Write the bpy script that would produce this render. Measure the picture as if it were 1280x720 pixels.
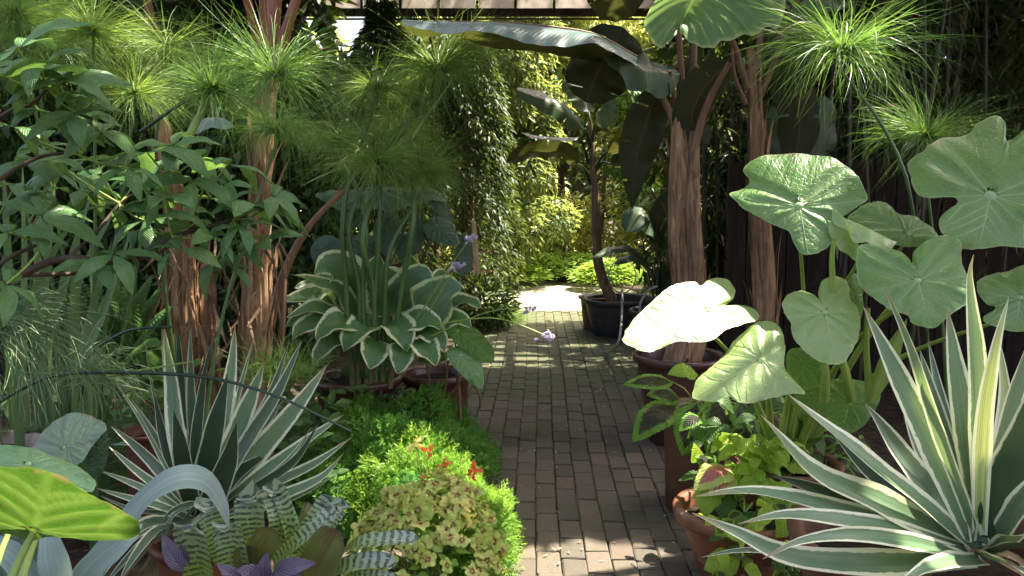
import bpy, math, random
import numpy as np
from mathutils import Vector, Matrix, noise as mnoise
for o in list(bpy.data.objects): bpy.data.objects.remove(o)
rng = np.random.default_rng(7); random.seed(7)
SC = bpy.context.scene; COL = SC.collection
# ------------------------------------------------------------------ camera
FPX, CX, CY, HOR, EYE = 1060.0, 640.0, 360.0, 235.0, 1.55
PITCH = math.atan((CY-HOR)/FPX)
cam_d = bpy.data.cameras.new('camera'); cam = bpy.data.objects.new('camera', cam_d); COL.objects.link(cam)
cam_d.sensor_width = 36; cam_d.lens = FPX/1280*36; cam_d.clip_end = 500; cam_d.clip_start = .05
cam.location = (0,0,EYE); cam.rotation_euler = (math.pi/2-PITCH,0,0)
SC.camera = cam
# ------------------------------------------------------------------ sky, sun, exposure
SUN_EL, SUN_AZ = math.radians(60), math.radians(60)     # azimuth clockwise from +Y (view direction)
SUN = np.array([math.cos(SUN_EL)*math.sin(SUN_AZ), math.cos(SUN_EL)*math.cos(SUN_AZ), math.sin(SUN_EL)])
w = bpy.data.worlds.new('World'); SC.world = w; w.use_nodes = True
nt = w.node_tree; nt.nodes.clear()
sk = nt.nodes.new('ShaderNodeTexSky'); sk.sky_type = 'NISHITA'; sk.sun_disc = False
sk.sun_elevation = SUN_EL; sk.sun_rotation = SUN_AZ; sk.dust_density = 8.0; sk.air_density = 0.75; sk.ozone_density = 0.1
bg = nt.nodes.new('ShaderNodeBackground'); bg.inputs[1].default_value = 0.145
wo = nt.nodes.new('ShaderNodeOutputWorld')
nt.links.new(sk.outputs[0], bg.inputs[0]); nt.links.new(bg.outputs[0], wo.inputs[0])
sl = bpy.data.lights.new('sun','SUN'); sl.energy = 5.0; sl.angle = math.radians(.5); sl.color = (1,.92,.76)
so = bpy.data.objects.new('sun', sl); COL.objects.link(so)
so.rotation_euler = Vector(SUN).to_track_quat('Z','Y').to_euler()
SC.view_settings.view_transform = 'Standard'; SC.view_settings.look = 'None'
SC.view_settings.exposure = 2.28; SC.view_settings.gamma = 1.0; SC.view_settings.use_curve_mapping = False
SC.render.engine = 'CYCLES'
SC.cycles.max_bounces = 8; SC.cycles.diffuse_bounces = 4; SC.cycles.transmission_bounces = 5; SC.cycles.glossy_bounces = 2
SC.cycles.use_denoising = True; SC.cycles.sample_clamp_indirect = 6
# ------------------------------------------------------------------ geometry helpers
def V(*a): return np.array(a, float)
def nrm(v):
    v = np.asarray(v, float); n = np.linalg.norm(v, axis=-1, keepdims=True); return v/np.maximum(n,1e-9)
CAMP = V(0,0,EYE); cp, sp = math.cos(PITCH), math.sin(PITCH)
def raydir(px, py):
    x = (px-CX)/FPX; y = -(py-CY)/FPX
    return V(x, cp+y*sp, -sp+y*cp)
def W(px, py, d):                      # world point seen at a photo pixel, at distance d along the path
    r = raydir(px,py); return CAMP + r*(d/r[1])
def G(px, py, z=0.0):                  # world point on the ground
    r = raydir(px,py); return CAMP + r*((z-EYE)/r[2])
def onplane(px, py, p0, n):
    r = raydir(px,py); return CAMP + r*(np.dot(p0-CAMP,n)/np.dot(r,n))
def M(px, d): return px*d/FPX           # pixels to metres
def catmull(P, n, closed=False):
    P = np.asarray(P, float); k = len(P)
    if closed:
        Q = np.vstack([P[-1],P,P[0],P[1]]); segs = k
    else:
        Q = np.vstack([2*P[0]-P[1],P,2*P[-1]-P[-2]]); segs = k-1
    t = np.linspace(0,segs,n,endpoint=not closed); i = np.minimum(t.astype(int),segs-1); f = (t-i)[:,None]
    a,b,c,d = Q[i],Q[i+1],Q[i+2],Q[i+3]
    R = .5*((2*b)+(c-a)*f+(2*a-5*b+4*c-d)*f**2+(3*b-a-3*c+d)*f**3)
    return R
def resample(P, n):
    P = np.asarray(P,float); s = np.r_[0,np.cumsum(np.linalg.norm(np.diff(P,axis=0),axis=1))]
    t = np.linspace(0,s[-1],n); return np.stack([np.interp(t,s,P[:,j]) for j in range(P.shape[1])],1)
class Geo:
    def __init__(s): s.v=[]; s.f=[]; s.u=[]; s.r=[]; s.n=0
    def add(s, v, f, uv=None, rnd=None):
        v = np.asarray(v,float); k=len(v)
        s.v.append(v); s.f.append(np.asarray(f,int)+s.n)
        s.u.append(np.zeros((k,2)) if uv is None else np.asarray(uv,float))
        s.r.append(np.full(k, rng.random() if rnd is None else 0.0) if rnd is None or np.isscalar(rnd) else np.asarray(rnd,float))
        if rnd is not None and np.isscalar(rnd): s.r[-1][:] = rnd
        s.n += k; return s
    def mesh(s, name, org=None, smooth=True):
        me = bpy.data.meshes.new(name); v = np.vstack(s.v)
        if org is not None: v = v-np.asarray(org)
        me.vertices.add(len(v)); me.vertices.foreach_set('co', v.ravel())
        loops = np.concatenate([f.ravel() for f in s.f]); tot = np.concatenate([np.full(len(f), f.shape[1]) for f in s.f])
        me.loops.add(len(loops)); me.loops.foreach_set('vertex_index', loops.astype(np.int32))
        me.polygons.add(len(tot)); me.polygons.foreach_set('loop_start', np.r_[0,np.cumsum(tot)[:-1]].astype(np.int32))
        me.polygons.foreach_set('loop_total', tot.astype(np.int32))
        me.polygons.foreach_set('use_smooth', np.full(len(tot), smooth))
        me.update(calc_edges=True); me.validate()
        if len(me.loops)==len(loops):
            ul = me.uv_layers.new(name='uv'); ul.data.foreach_set('uv', np.vstack(s.u)[loops].ravel().astype(np.float32))
        at = me.attributes.new('rnd','FLOAT','POINT'); at.data.foreach_set('value', np.concatenate(s.r).astype(np.float32))
        return me
def origin(p):
    o = np.zeros(3)
    while p is not None: o = o+np.array(p.location); p = p.parent
    return o
def link(name, me, mat, parent=None, loc=None):
    o = bpy.data.objects.new(name, me); COL.objects.link(o)
    if mat is not None and not me.materials: me.materials.append(mat)
    if parent is not None: o.parent = parent
    if loc is not None: o.location = loc
    return o
def build(g, name, mat, parent=None, smooth=True, base=None):
    org = origin(parent) if parent is not None else base
    return link(name, g.mesh(name, org, smooth), mat, parent, base if parent is None else None)
def tag(o, label=None, cat=None, group=None, kind=None):
    if label: o['label']=label
    if cat: o['category']=cat
    if group: o['group']=group
    if kind: o['kind']=kind
    return o
def thing(name, loc, label, cat, group=None):
    o = bpy.data.objects.new(name, None); COL.objects.link(o); o.location = loc; o.empty_display_size=.1
    return tag(o,label,cat,group)
def frame_mat(p, d, n, s=1.0, sx=None):
    d = nrm(d); n = np.asarray(n,float); x = nrm(np.cross(d,n)); z = np.cross(x,d)
    m = Matrix(((x[0],d[0],z[0],p[0]),(x[1],d[1],z[1],p[1]),(x[2],d[2],z[2],p[2]),(0,0,0,1)))
    return m @ Matrix.Diagonal((s if sx is None else sx, s, s, 1))
def inst(name, me, parent, p, d, n, s=1.0, sx=None):
    o = bpy.data.objects.new(name, me); COL.objects.link(o); o.parent = parent
    o.matrix_basis = Matrix.Translation(-Vector(origin(parent))) @ frame_mat(p,d,n,s,sx); return o
# ---- a leaf or blade along a spine
PROF = dict(
  agave=([0,.12,.4,.7,.9,1],[.75,.8,1,.72,.3,.015]),
  strap=([0,.3,.7,.92,1],[.8,1,.9,.5,.02]),
  ovate=([0,.06,.2,.4,.65,.85,.95,1],[.04,.35,.85,1,.82,.42,.16,.01]),
  lance=([0,.1,.35,.6,.85,1],[.05,.45,1,.92,.42,.01]),
  obov=([0,.1,.4,.65,.85,.95,1],[.06,.3,.8,1,.75,.35,.02]),
  hosta=([0,.04,.15,.35,.6,.82,.95,1],[.15,.5,.9,1,.88,.5,.16,.01]),
  banana=([0,.05,.2,.5,.8,.94,1],[.1,.6,.95,1,.85,.5,.05]),
  brom=([0,.3,.8,.93,.98,1],[.85,1,1,.85,.55,.15]),
  grass=([0,.1,.6,1],[.7,1,.8,.03]))
def strap(g, pts, width, hint, prof='strap', n=20, nu=7, fold=.25, wave=0, wavef=5, curl=0, twist=0, rnd=None, asym=1, serr=0, quilt=0, nv=0, tear=0):
    P = resample(catmull(pts, 60), n); T = nrm(np.gradient(P,axis=0))
    h = np.asarray(hint,float); h = np.broadcast_to(h,(n,3)) if h.ndim==1 else np.stack([np.interp(np.linspace(0,1,n),np.linspace(0,1,len(h)),h[:,j]) for j in range(3)],1)
    S = nrm(np.cross(T,h)); N = np.cross(S,T)
    v = np.linspace(0,1,n)
    if twist:
        c,s_ = np.cos(twist*v)[:,None],np.sin(twist*v)[:,None]; S,N = S*c+N*s_, N*c-S*s_
    wv = np.interp(v,*PROF[prof])*width/2
    if serr: wv = wv*(1+serr*np.where(np.arange(n)%2==0,1,-1)*(v>.08)*(v<.97))
    u = np.linspace(-1,1,nu); ph = random.random()*6
    out = []; uv=[]
    for j,uu in enumerate(u):
        off = fold*abs(uu)**1.4*wv + curl*uu*uu*wv*v
        if wave: off = off + wave*width*abs(uu)**1.5*np.sin(v*wavef*6.28+ph+(1.7 if uu>0 else 0))*np.sin(np.pi*np.clip(v,0,1))**.5
        if quilt: off = off + quilt*width*np.abs(np.sin(np.pi*(v-.45*abs(uu))*nv))*(abs(uu)>.05)*(1-abs(uu)**4)
        a = asym if uu<0 else 1
        out.append(P+S*(uu*wv*a)[:,None]+N*off[:,None]); uv.append(np.stack([np.full(n,uu*.5+.5),v],1))
    X = np.stack(out,1).reshape(-1,3); U = np.stack(uv,1).reshape(-1,2)
    i = np.arange(n-1)[:,None]*nu+np.arange(nu-1)[None,:]; i = i.ravel()
    F=np.stack([i,i+1,i+nu+1,i+nu],1)
    if tear:
        kill=set()
        for _ in range(tear):
            r_=int(rng.integers(int(n*.12),n-2)); dp=int(rng.integers(2,max(3,nu//2))); left=rng.random()<.5
            for q in range(dp): kill.add((r_, q if left else nu-2-q))
            if dp>2 and rng.random()<.5: kill.add((r_+1, 0 if left else nu-2))
        F=F[[ (a//(nu-1),a%(nu-1)) not in kill for a in range(len(F))]]
    g.add(X, F, U, rnd); return P
def tube(g, pts, rad, seg=8, n=None, rnd=None, lump=0, lumpf=6, cap=False):
    pts = np.asarray(pts,float)
    P = resample(catmull(pts,max(30,(n or 12)*2)), n or 12); n=len(P)
    r = np.interp(np.linspace(0,1,n), np.linspace(0,1,len(np.atleast_1d(rad))), np.atleast_1d(rad)) if np.ndim(rad) else np.full(n,rad)
    T = nrm(np.gradient(P,axis=0)); up = V(0,0,1) if abs(T[0][2])<.9 else V(1,0,0)
    S = nrm(np.cross(T,np.broadcast_to(up,T.shape))); B = np.cross(T,S)
    X=[];U=[]
    for k in range(seg+1):
        a = 2*math.pi*k/seg
        rr = r
        if lump:
            kk = k%seg; ang=2*math.pi*kk/seg
            rr = r*(1+lump*np.array([mnoise.noise((math.cos(ang)*lumpf+9*j/ n*.6,math.sin(ang)*lumpf,P[j][2]*1.3+P[0][0]*7)) for j in range(n)]))
        X.append(P+S*(np.cos(a)*rr)[:,None]+B*(np.sin(a)*rr)[:,None]); U.append(np.stack([np.full(n,k/seg),np.linspace(0,1,n)],1))
    X=np.stack(X,1).reshape(-1,3);U=np.stack(U,1).reshape(-1,2); m=seg+1
    i=(np.arange(n-1)[:,None]*m+np.arange(seg)[None,:]).ravel()
    g.add(X,np.stack([i,i+1,i+m+1,i+m],1),U,rnd)
    if cap:
        g.add(np.vstack([X[-m:-1],P[-1][None]+T[-1]*r[-1]*.3]), [[k,(k+1)%seg,seg] for k in range(seg)], None, rnd)
    return P
def lathe(g, prof, c, seg=48, wob=0):
    prof=np.asarray(prof,float); n=len(prof); a=np.linspace(0,2*np.pi,seg+1)
    ww = 1+wob*np.sin(a*2+1)*.5+wob*np.sin(a*3)*.5; ww[-1]=ww[0]
    X=np.stack([c[0]+prof[:,0][:,None]*np.cos(a)*ww,c[1]+prof[:,0][:,None]*np.sin(a)*ww,c[2]+np.broadcast_to(prof[:,1][:,None],(n,seg+1))],2).reshape(-1,3)
    U=np.stack([np.broadcast_to(a/6.283,(n,seg+1)),np.broadcast_to(np.linspace(0,1,n)[:,None],(n,seg+1))],2).reshape(-1,2)
    m=seg+1; i=(np.arange(n-1)[:,None]*m+np.arange(seg)[None,:]).ravel()
    g.add(X,np.stack([i,i+1,i+m+1,i+m],1),U)
def box(g, c, s, rz=0, rnd=None):
    c=np.asarray(c,float); s=np.asarray(s,float)/2
    q=np.array([[x,y,z] for z in(-1,1) for y in(-1,1) for x in(-1,1)],float)*s
    if rz: q=q@np.array([[math.cos(rz),math.sin(rz),0],[-math.sin(rz),math.cos(rz),0],[0,0,1]])
    g.add(q+c,[[0,2,3,1],[4,5,7,6],[0,1,5,4],[2,6,7,3],[0,4,6,2],[1,3,7,5]],None,rnd)
# ---- clouds of small leaves (vectorised)
def leaves(g, P, D, N, L, Wd, shape='diamond', fold=.25, bend=0.15):
    k=len(P); D=nrm(D); S=nrm(np.cross(D,N)); N=np.cross(S,D)
    L=np.broadcast_to(np.asarray(L,float),(k,))[:,None]; Wd=np.broadcast_to(np.asarray(Wd,float),(k,))[:,None]
    r=rng.random(k)
    if shape=='diamond':
        X=np.stack([P, P+D*L*.42+S*Wd*.5+N*Wd*fold, P+D*L-N*L*bend, P+D*L*.42-S*Wd*.5+N*Wd*fold],1)
        u=np.array([[.5,0],[1,.4],[.5,1],[0,.4]]); b=np.arange(k)[:,None]*4
        f=np.vstack([b+[0,1,2],b+[0,2,3]]); nvx=4
    else:
        rows=[(0,.12),(.22,.8),(.5,1),(.8,.5),(1,.02)] if shape=='leaf' else [(0,.8),(.5,1),(1,.1)]
        X=[];u=[]
        for (t,ww) in rows:
            for s_ in (-1,0,1):
                X.append(P+D*L*t+S*Wd*(.5*ww*s_)+N*(Wd*fold*ww*abs(s_)-L*bend*t*t)); u.append([.5+s_*.5,t])
        X=np.stack(X,1);u=np.array(u); nvx=len(rows)*3; b=np.arange(k)[:,None]*nvx; f=[]
        for q in range(len(rows)-1):
            for s_ in (0,1):
                i=q*3+s_; f.append(b+[i,i+1,i+4,i+3])
        f=np.vstack(f)
    g.add(X.reshape(-1,3), f, np.tile(u,(k,1)), np.repeat(r,nvx)); return g
def blades(g, P0, D0, L, Wd, droop=.5, seg=6, spread=0, grav=V(0,0,-1), rnd=None):
    k=len(P0); D=nrm(D0); L=np.broadcast_to(np.asarray(L,float),(k,)); Wd=np.broadcast_to(np.asarray(Wd,float),(k,))
    droop=np.broadcast_to(np.asarray(droop,float),(k,)); wob=rng.normal(size=(k,3))*.35
    side=nrm(np.cross(D, rng.normal(size=(k,3)))); p=np.array(P0,float); X=[]; u=[]
    for i in range(seg+1):
        t=i/seg; ww=(Wd*(1-t**2*.85)/2)[:,None]
        X+= [p-side*ww, p+side*ww]; u+=[[0,t],[1,t]]
        D=nrm(D+(grav+wob)*(droop*(1.6*t+.25)/seg*1.6)[:,None]+wob*.05); p=p+D*(L/seg)[:,None]
    X=np.stack(X,1); nv=2*(seg+1); b=np.arange(k)[:,None]*nv
    f=np.vstack([b+[2*i,2*i+1,2*i+3,2*i+2] for i in range(seg)])
    g.add(X.reshape(-1,3), f, np.tile(np.array(u),(k,1)), np.repeat(rng.random(k) if rnd is None else rnd,nv)); return g
def rsphere(k):
    return nrm(rng.normal(size=(k,3)))
# ------------------------------------------------------------------ materials
class NT:
    def __init__(s,name):
        s.m=bpy.data.materials.new(name); s.m.use_nodes=True; s.t=s.m.node_tree; s.t.nodes.clear()
        s.out=s.n('ShaderNodeOutputMaterial')
    def n(s,ty,**k):
        q=s.t.nodes.new(ty)
        for a,b in k.items(): setattr(q,a,b)
        return q
    def set(s,sock,val):
        if isinstance(val,bpy.types.NodeSocket): s.t.links.new(val,sock)
        elif isinstance(val,(tuple,list)) and len(val)==3 and sock.type=='RGBA': sock.default_value=(*val,1)
        else: sock.default_value=val
    def math(s,op,a,b=0.0,c=None,clamp=False):
        q=s.n('ShaderNodeMath',operation=op,use_clamp=clamp); s.set(q.inputs[0],a); s.set(q.inputs[1],b)
        if c is not None: s.set(q.inputs[2],c)
        return q.outputs[0]
    def mix(s,f,a,b,mode='MIX'):
        q=s.n('ShaderNodeMix',data_type='RGBA',blend_type=mode); s.set(q.inputs[0],f); s.set(q.inputs[6],a); s.set(q.inputs[7],b); return q.outputs[2]
    def mr(s,x,a,b,c=0.,d=1.,smooth=True):
        q=s.n('ShaderNodeMapRange',interpolation_type='SMOOTHSTEP' if smooth else 'LINEAR'); s.set(q.inputs[0],x)
        for i,val in zip((1,2,3,4),(a,b,c,d)): s.set(q.inputs[i],val)
        return q.outputs[0]
    def noise(s,vec,scale,detail=3,rough=.55,dist=0):
        q=s.n('ShaderNodeTexNoise'); q.inputs['Scale'].default_value=scale; q.inputs['Detail'].default_value=detail; q.inputs['Roughness'].default_value=rough; q.inputs['Distortion'].default_value=dist
        if vec is not None: s.set(q.inputs['Vector'],vec)
        return q.outputs[0]
    def obj(s): return s.n('ShaderNodeTexCoord').outputs['Object']
    def gpos(s): return s.n('ShaderNodeNewGeometry').outputs['Position']
    def scale(s,vec,v):
        q=s.n('ShaderNodeMapping'); s.set(q.inputs[0],vec); q.inputs[3].default_value=v; return q.outputs[0]
    def uv(s):
        q=s.n('ShaderNodeUVMap',uv_map='uv'); x=s.n('ShaderNodeSeparateXYZ'); s.set(x.inputs[0],q.outputs[0]); return q.outputs[0],x.outputs[0],x.outputs[1]
    def comb(s,x,y,z=0.):
        q=s.n('ShaderNodeCombineXYZ'); s.set(q.inputs[0],x); s.set(q.inputs[1],y); s.set(q.inputs[2],z); return q.outputs[0]
    def rnd(s):
        a=s.n('ShaderNodeAttribute',attribute_name='rnd').outputs['Fac']; b=s.n('ShaderNodeObjectInfo').outputs['Random']
        return s.math('FRACT',s.math('ADD',a,b))
    def bump(s,h,strength=.3,dist=.01):
        q=s.n('ShaderNodeBump'); q.inputs['Strength'].default_value=strength; q.inputs['Distance'].default_value=dist; s.set(q.inputs['Height'],h); return q.outputs[0]
    def bsdf(s,col,rough=.5,spec=.5,normal=None,coat=0):
        q=s.n('ShaderNodeBsdfPrincipled'); s.set(q.inputs['Base Color'],col); s.set(q.inputs['Roughness'],rough); q.inputs['Specular IOR Level'].default_value=spec
        if coat: q.inputs['Coat Weight'].default_value=coat; q.inputs['Coat Roughness'].default_value=.3
        if normal is not None: s.set(q.inputs['Normal'],normal)
        return q.outputs[0]
    def done(s,sh): s.set(s.out.inputs[0],sh); return s.m
    def leaf_done(s,col,rough,spec,trans,tcol,normal=None):
        b=s.bsdf(col,rough,spec,normal); t=s.n('ShaderNodeBsdfTranslucent')
        s.set(t.inputs[0],s.mix(.55,s.mix(1.0,col,(1.9,1.9,1.4),'MULTIPLY'),tcol) if tcol else col)
        if normal is not None: s.set(t.inputs[1],normal)
        q=s.n('ShaderNodeMixShader'); s.set(q.inputs[0],trans); s.set(q.inputs[1],b); s.set(q.inputs[2],t.outputs[0]); return s.done(q.outputs[0])
def leafmat(name,c1,c2,rough=.42,spec=.5,trans=.3,tcol=(.35,.5,.05),nv=0,slope=.5,vw=.25,vein=None,vamt=.5,mid=None,midw=.05,margin=None,mw=.15,mjit=.15,
            streak=0,streakcol=None,centre=None,cw=.5,bump=.35,spots=None,tip=None,nscale=9,old=None):
    k=NT(name); _,u,v=k.uv(); a=k.math('ABSOLUTE',k.math('MULTIPLY_ADD',u,2.,-1.))
    ob=k.obj(); r=k.rnd(); nz=k.noise(ob,nscale,3)
    f=k.math('ADD',k.math('MULTIPLY',r,.55),k.math('MULTIPLY',k.mr(nz,.3,.7),.45))
    col=k.mix(f,c1,c2); h=nz
    if old: col=k.mix(k.mr(r,.9,.97,0,.85),col,old)
    ruv=k.comb(k.math('MULTIPLY_ADD',r,37.,k.math('MULTIPLY',u,1.)),v,r)
    if streakcol:
        sn=k.noise(k.scale(ruv,(14*max(streak,.1),.9,1)),1.5,2); col=k.mix(k.mr(sn,.42,.62,0,.8),col,streakcol)
    if centre:
        cn=k.noise(k.scale(ruv,(6,9,1)),2.2,3); col=k.mix(k.mr(k.math('ADD',k.math('ADD',a,k.math('MULTIPLY_ADD',cn,.7,-.35)),k.math('POWER',k.math('ABSOLUTE',k.math('MULTIPLY_ADD',v,2.,-.9)),3.)),cw+.08,cw-.08),col,centre)
    if nv:
        x=k.math('MULTIPLY',k.math('SUBTRACT',v,k.math('MULTIPLY',a,slope)),float(nv)); tri=k.math('MULTIPLY',k.math('ABSOLUTE',k.math('SUBTRACT',k.math('FRACT',k.math('ADD',x,20.)),.5)),2.)
        if vein: col=k.mix(k.mr(tri,1-vw,1.,0.,vamt),col,vein)
        h=k.math('ADD',k.math('MULTIPLY',tri,-1.),k.math('MULTIPLY',nz,.5))
    if margin:
        mn=k.noise(k.scale(ruv,(1,16,1)),1.5,3); e=k.math('ADD',a,k.math('MULTIPLY_ADD',mn,mjit*2,-mjit)); col=k.mix(k.mr(e,1-mw-.04,1-mw+.04),col,margin)
    if mid: col=k.mix(k.mr(a,midw,midw*.4,0.,.85),col,mid)
    if tip: col=k.mix(k.mr(v,.86,.99,0,.8),col,tip)
    if spots: col=k.mix(k.mr(k.noise(ob,60,2),.66,.74,0,.6),col,spots)
    return k.leaf_done(col,k.math('MULTIPLY_ADD',nz,.25,rough-.12),spec,trans,tcol,k.bump(h,bump,.004))
# ---- non-leaf materials
def m_ground():
    k=NT('mulch'); p=k.gpos(); a=k.noise(p,14,6,.7); b=k.noise(p,1.1,3)
    c=k.mix(k.mr(a,.35,.68),(.018,.012,.008),(.085,.055,.035)); c=k.mix(k.mr(b,.5,.7,0,.45),c,(.03,.04,.012))
    return k.done(k.bsdf(c,.9,.2,k.bump(a,.9,.03)))
def m_brick():
    k=NT('paver_brick'); p=k.gpos(); r=k.rnd(); a=k.noise(p,38,5,.65); b=k.noise(p,2.1,4,.6); mo=k.noise(p,.75,4,.6)
    c=k.mix(r,(.062,.052,.040),(.122,.098,.072)); c=k.mix(k.mr(k.math('FRACT',k.math('MULTIPLY',r,7.3)),.72,.95,0,.4),c,(.165,.112,.082))
    c=k.mix(k.mr(a,.35,.8,0,.35),c,(.10,.085,.07)); c=k.mix(k.mr(b,.48,.7,0,.6),c,(.09,.085,.06))
    sep=k.n('ShaderNodeSeparateXYZ'); k.set(sep.inputs[0],p)
    far=k.mr(sep.outputs[1],4.0,8.0,.04,.34); c=k.mix(k.mr(k.math('ADD',mo,far),.56,.8,0,.75),c,(.055,.068,.02))
    return k.done(k.bsdf(c,k.mr(a,.2,.8,.62,.85),.35,k.bump(a,.55,.006)))
def m_plain(name,c1,c2,sc=8,rough=.7,spec=.3,bump=.3,stretch=(1,1,1),world=False,dist=.006):
    k=NT(name); p=k.scale(k.gpos() if world else k.obj(),stretch); a=k.noise(p,sc,5,.62); c=k.mix(k.mr(a,.3,.72),c1,c2)
    c=k.mix(k.math('MULTIPLY',k.rnd(),.35),c,c1)
    return k.done(k.bsdf(c,rough,spec,k.bump(a,bump,dist)))
def m_wood(name,c1,c2):
    k=NT(name); p=k.obj(); s=k.scale(p,(9,9,.7)); a=k.noise(s,4,5,.65,.6); b=k.noise(p,1.7,3); r=k.rnd()
    c=k.mix(k.mr(a,.32,.7),c1,c2); c=k.mix(k.math('MULTIPLY',r,.5),c,c1); c=k.mix(k.mr(b,.52,.72,0,.35),c,(.03,.03,.02))
    return k.done(k.bsdf(c,.8,.2,k.bump(a,.5,.006)))
def m_bark(name,dk,md,lt,stre=.35):
    k=NT(name); _,u,v=k.uv(); p=k.obj(); s=k.scale(p,(16,16,1.3)); a=k.noise(s,2.2,6,.72,.9); b=k.noise(k.scale(p,(4,4,5.0)),1.6,4); r=k.rnd()
    c=k.mix(k.mr(a,.36,.56),dk,md); c=k.mix(k.mr(a,.53,.72),c,lt); c=k.mix(k.mr(b,.5,.7,0,.6),c,dk); c=k.mix(k.math('MULTIPLY',r,.3),c,lt)
    return k.done(k.bsdf(c,.75,.25,k.bump(a,.9,.012)))
def m_pot(name,c1,c2,rough=.55,spec=.4,stain=(.45,.40,.34),sa=.25):
    k=NT(name); p=k.obj(); a=k.noise(p,5,5,.6); b=k.noise(p,60,3); z=k.noise(k.scale(p,(3,3,9)),2,4)
    c=k.mix(k.mr(a,.3,.7),c1,c2); c=k.mix(k.mr(z,.55,.72,0,sa),c,stain)
    return k.done(k.bsdf(c,rough,spec,k.bump(k.math('ADD',a,k.math('MULTIPLY',b,.25)),.25,.006)))
MAT={}
MAT['ground']=m_ground(); MAT['brick']=m_brick()
MAT['sand']=m_plain('joint_sand',(.022,.024,.012),(.055,.052,.032),30,.95,.1,world=True)
MAT['gravel']=m_plain('pale_gravel',(.30,.25,.19),(.60,.54,.44),45,.9,.2,.9,world=True,dist=.01)
MAT['fence']=m_wood('fence_wood',(.016,.010,.007),(.045,.028,.018))
MAT['post']=m_wood('weathered_post',(.13,.10,.075),(.26,.21,.165))
MAT['pergola']=m_wood('pergola_wood',(.035,.026,.022),(.09,.07,.058))
def m_panel():
    k=NT('frosted_panel'); a=k.noise(k.obj(),6,4); c=k.mix(k.mr(a,.35,.7),(.50,.46,.42),(.66,.62,.58)); return k.leaf_done(c,.5,.3,.75,None)
MAT['panel']=m_panel()
MAT['bark']=m_bark('tree_bark',(.03,.02,.015),(.09,.06,.045),(.17,.12,.09))
MAT['bananabark']=m_bark('banana_trunk_sheath',(.055,.028,.014),(.25,.125,.06),(.60,.39,.22))
MAT['bananabark2']=m_bark('banana_trunk_sheath_dull',(.05,.028,.017),(.21,.12,.065),(.46,.31,.18))
MAT['petiole_red']=m_plain('red_petiole',(.22,.06,.04),(.34,.14,.08),5,.4,.5,.1,(4,4,.5))
MAT['petiole_brown']=m_plain('brown_petiole',(.13,.06,.035),(.22,.12,.06),5,.45,.5,.1,(4,4,.5))
MAT['petiole_green']=m_plain('green_petiole',(.17,.27,.045),(.30,.38,.08),5,.4,.5,.1,(4,4,.5))
MAT['culm']=m_plain('papyrus_culm',(.035,.085,.018),(.08,.15,.03),5,.4,.5,.1,(4,4,.5))
MAT['culm_base']=m_plain('papyrus_culm_base',(.14,.10,.035),(.17,.14,.05),5,.5,.4,.1)
MAT['culm_dark']=m_plain('dark_culm',(.012,.03,.012),(.02,.045,.018),5,.35,.5,.1)
MAT['twig']=m_plain('twig_bark',(.05,.035,.025),(.11,.08,.06),20,.8,.2,.3)
MAT['soil']=m_plain('potting_soil',(.012,.009,.006),(.045,.03,.02),30,.95,.1,.9)
MAT['terracotta']=m_pot('terracotta',(.13,.044,.021),(.20,.07,.032))
MAT['terracotta_dk']=m_pot('dark_terracotta',(.085,.032,.017),(.14,.052,.027),.5,.45,(.16,.12,.09),.35)
MAT['glaze']=m_pot('oxblood_glaze',(.055,.02,.017),(.10,.04,.03),.3,.55,(.12,.07,.05),.3)
MAT['blackpot']=m_pot('dark_grey_pot',(.022,.019,.017),(.045,.04,.036),.55,.4,(.10,.10,.10),.3)
MAT['stonepot']=m_pot('weathered_stone',(.22,.17,.14),(.36,.29,.24),.9,.2)
MAT['bamboo']=m_plain('bamboo_culm',(.025,.026,.010),(.06,.055,.022),6,.45,.4,.1)
MAT['hose']=m_plain('grey_hose',(.20,.19,.17),(.32,.30,.27),10,.5,.4,.1)
MAT['blackwire']=m_plain('dark_wire',(.02,.02,.02),(.05,.05,.05),10,.5,.4,.1)
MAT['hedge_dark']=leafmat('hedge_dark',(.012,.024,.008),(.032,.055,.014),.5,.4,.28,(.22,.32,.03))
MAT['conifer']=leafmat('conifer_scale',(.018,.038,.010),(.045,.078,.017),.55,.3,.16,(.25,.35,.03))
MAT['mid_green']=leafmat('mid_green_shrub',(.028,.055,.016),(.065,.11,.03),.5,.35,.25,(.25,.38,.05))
MAT['bright_conifer']=leafmat('conifer_painted_sun',(.03,.06,.012),(.085,.12,.024),.5,.3,.36,(.5,.58,.13))  # conifer colour lightened as if half in sun
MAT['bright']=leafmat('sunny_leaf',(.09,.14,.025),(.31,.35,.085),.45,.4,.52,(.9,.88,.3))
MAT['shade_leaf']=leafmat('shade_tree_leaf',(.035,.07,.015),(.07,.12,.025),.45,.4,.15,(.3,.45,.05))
MAT['bamboo_leaf']=leafmat('bamboo_leaf',(.012,.022,.008),(.03,.042,.014),.45,.4,.2,(.2,.3,.05),old=(.22,.16,.08))
MAT['fernleaf']=leafmat('fern_leaf',(.035,.085,.015),(.07,.14,.03),.5,.3,.3,(.3,.5,.05))
MAT['lowfern']=leafmat('sunny_fern',(.06,.14,.02),(.12,.20,.03),.5,.3,.35,(.45,.62,.06))

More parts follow.
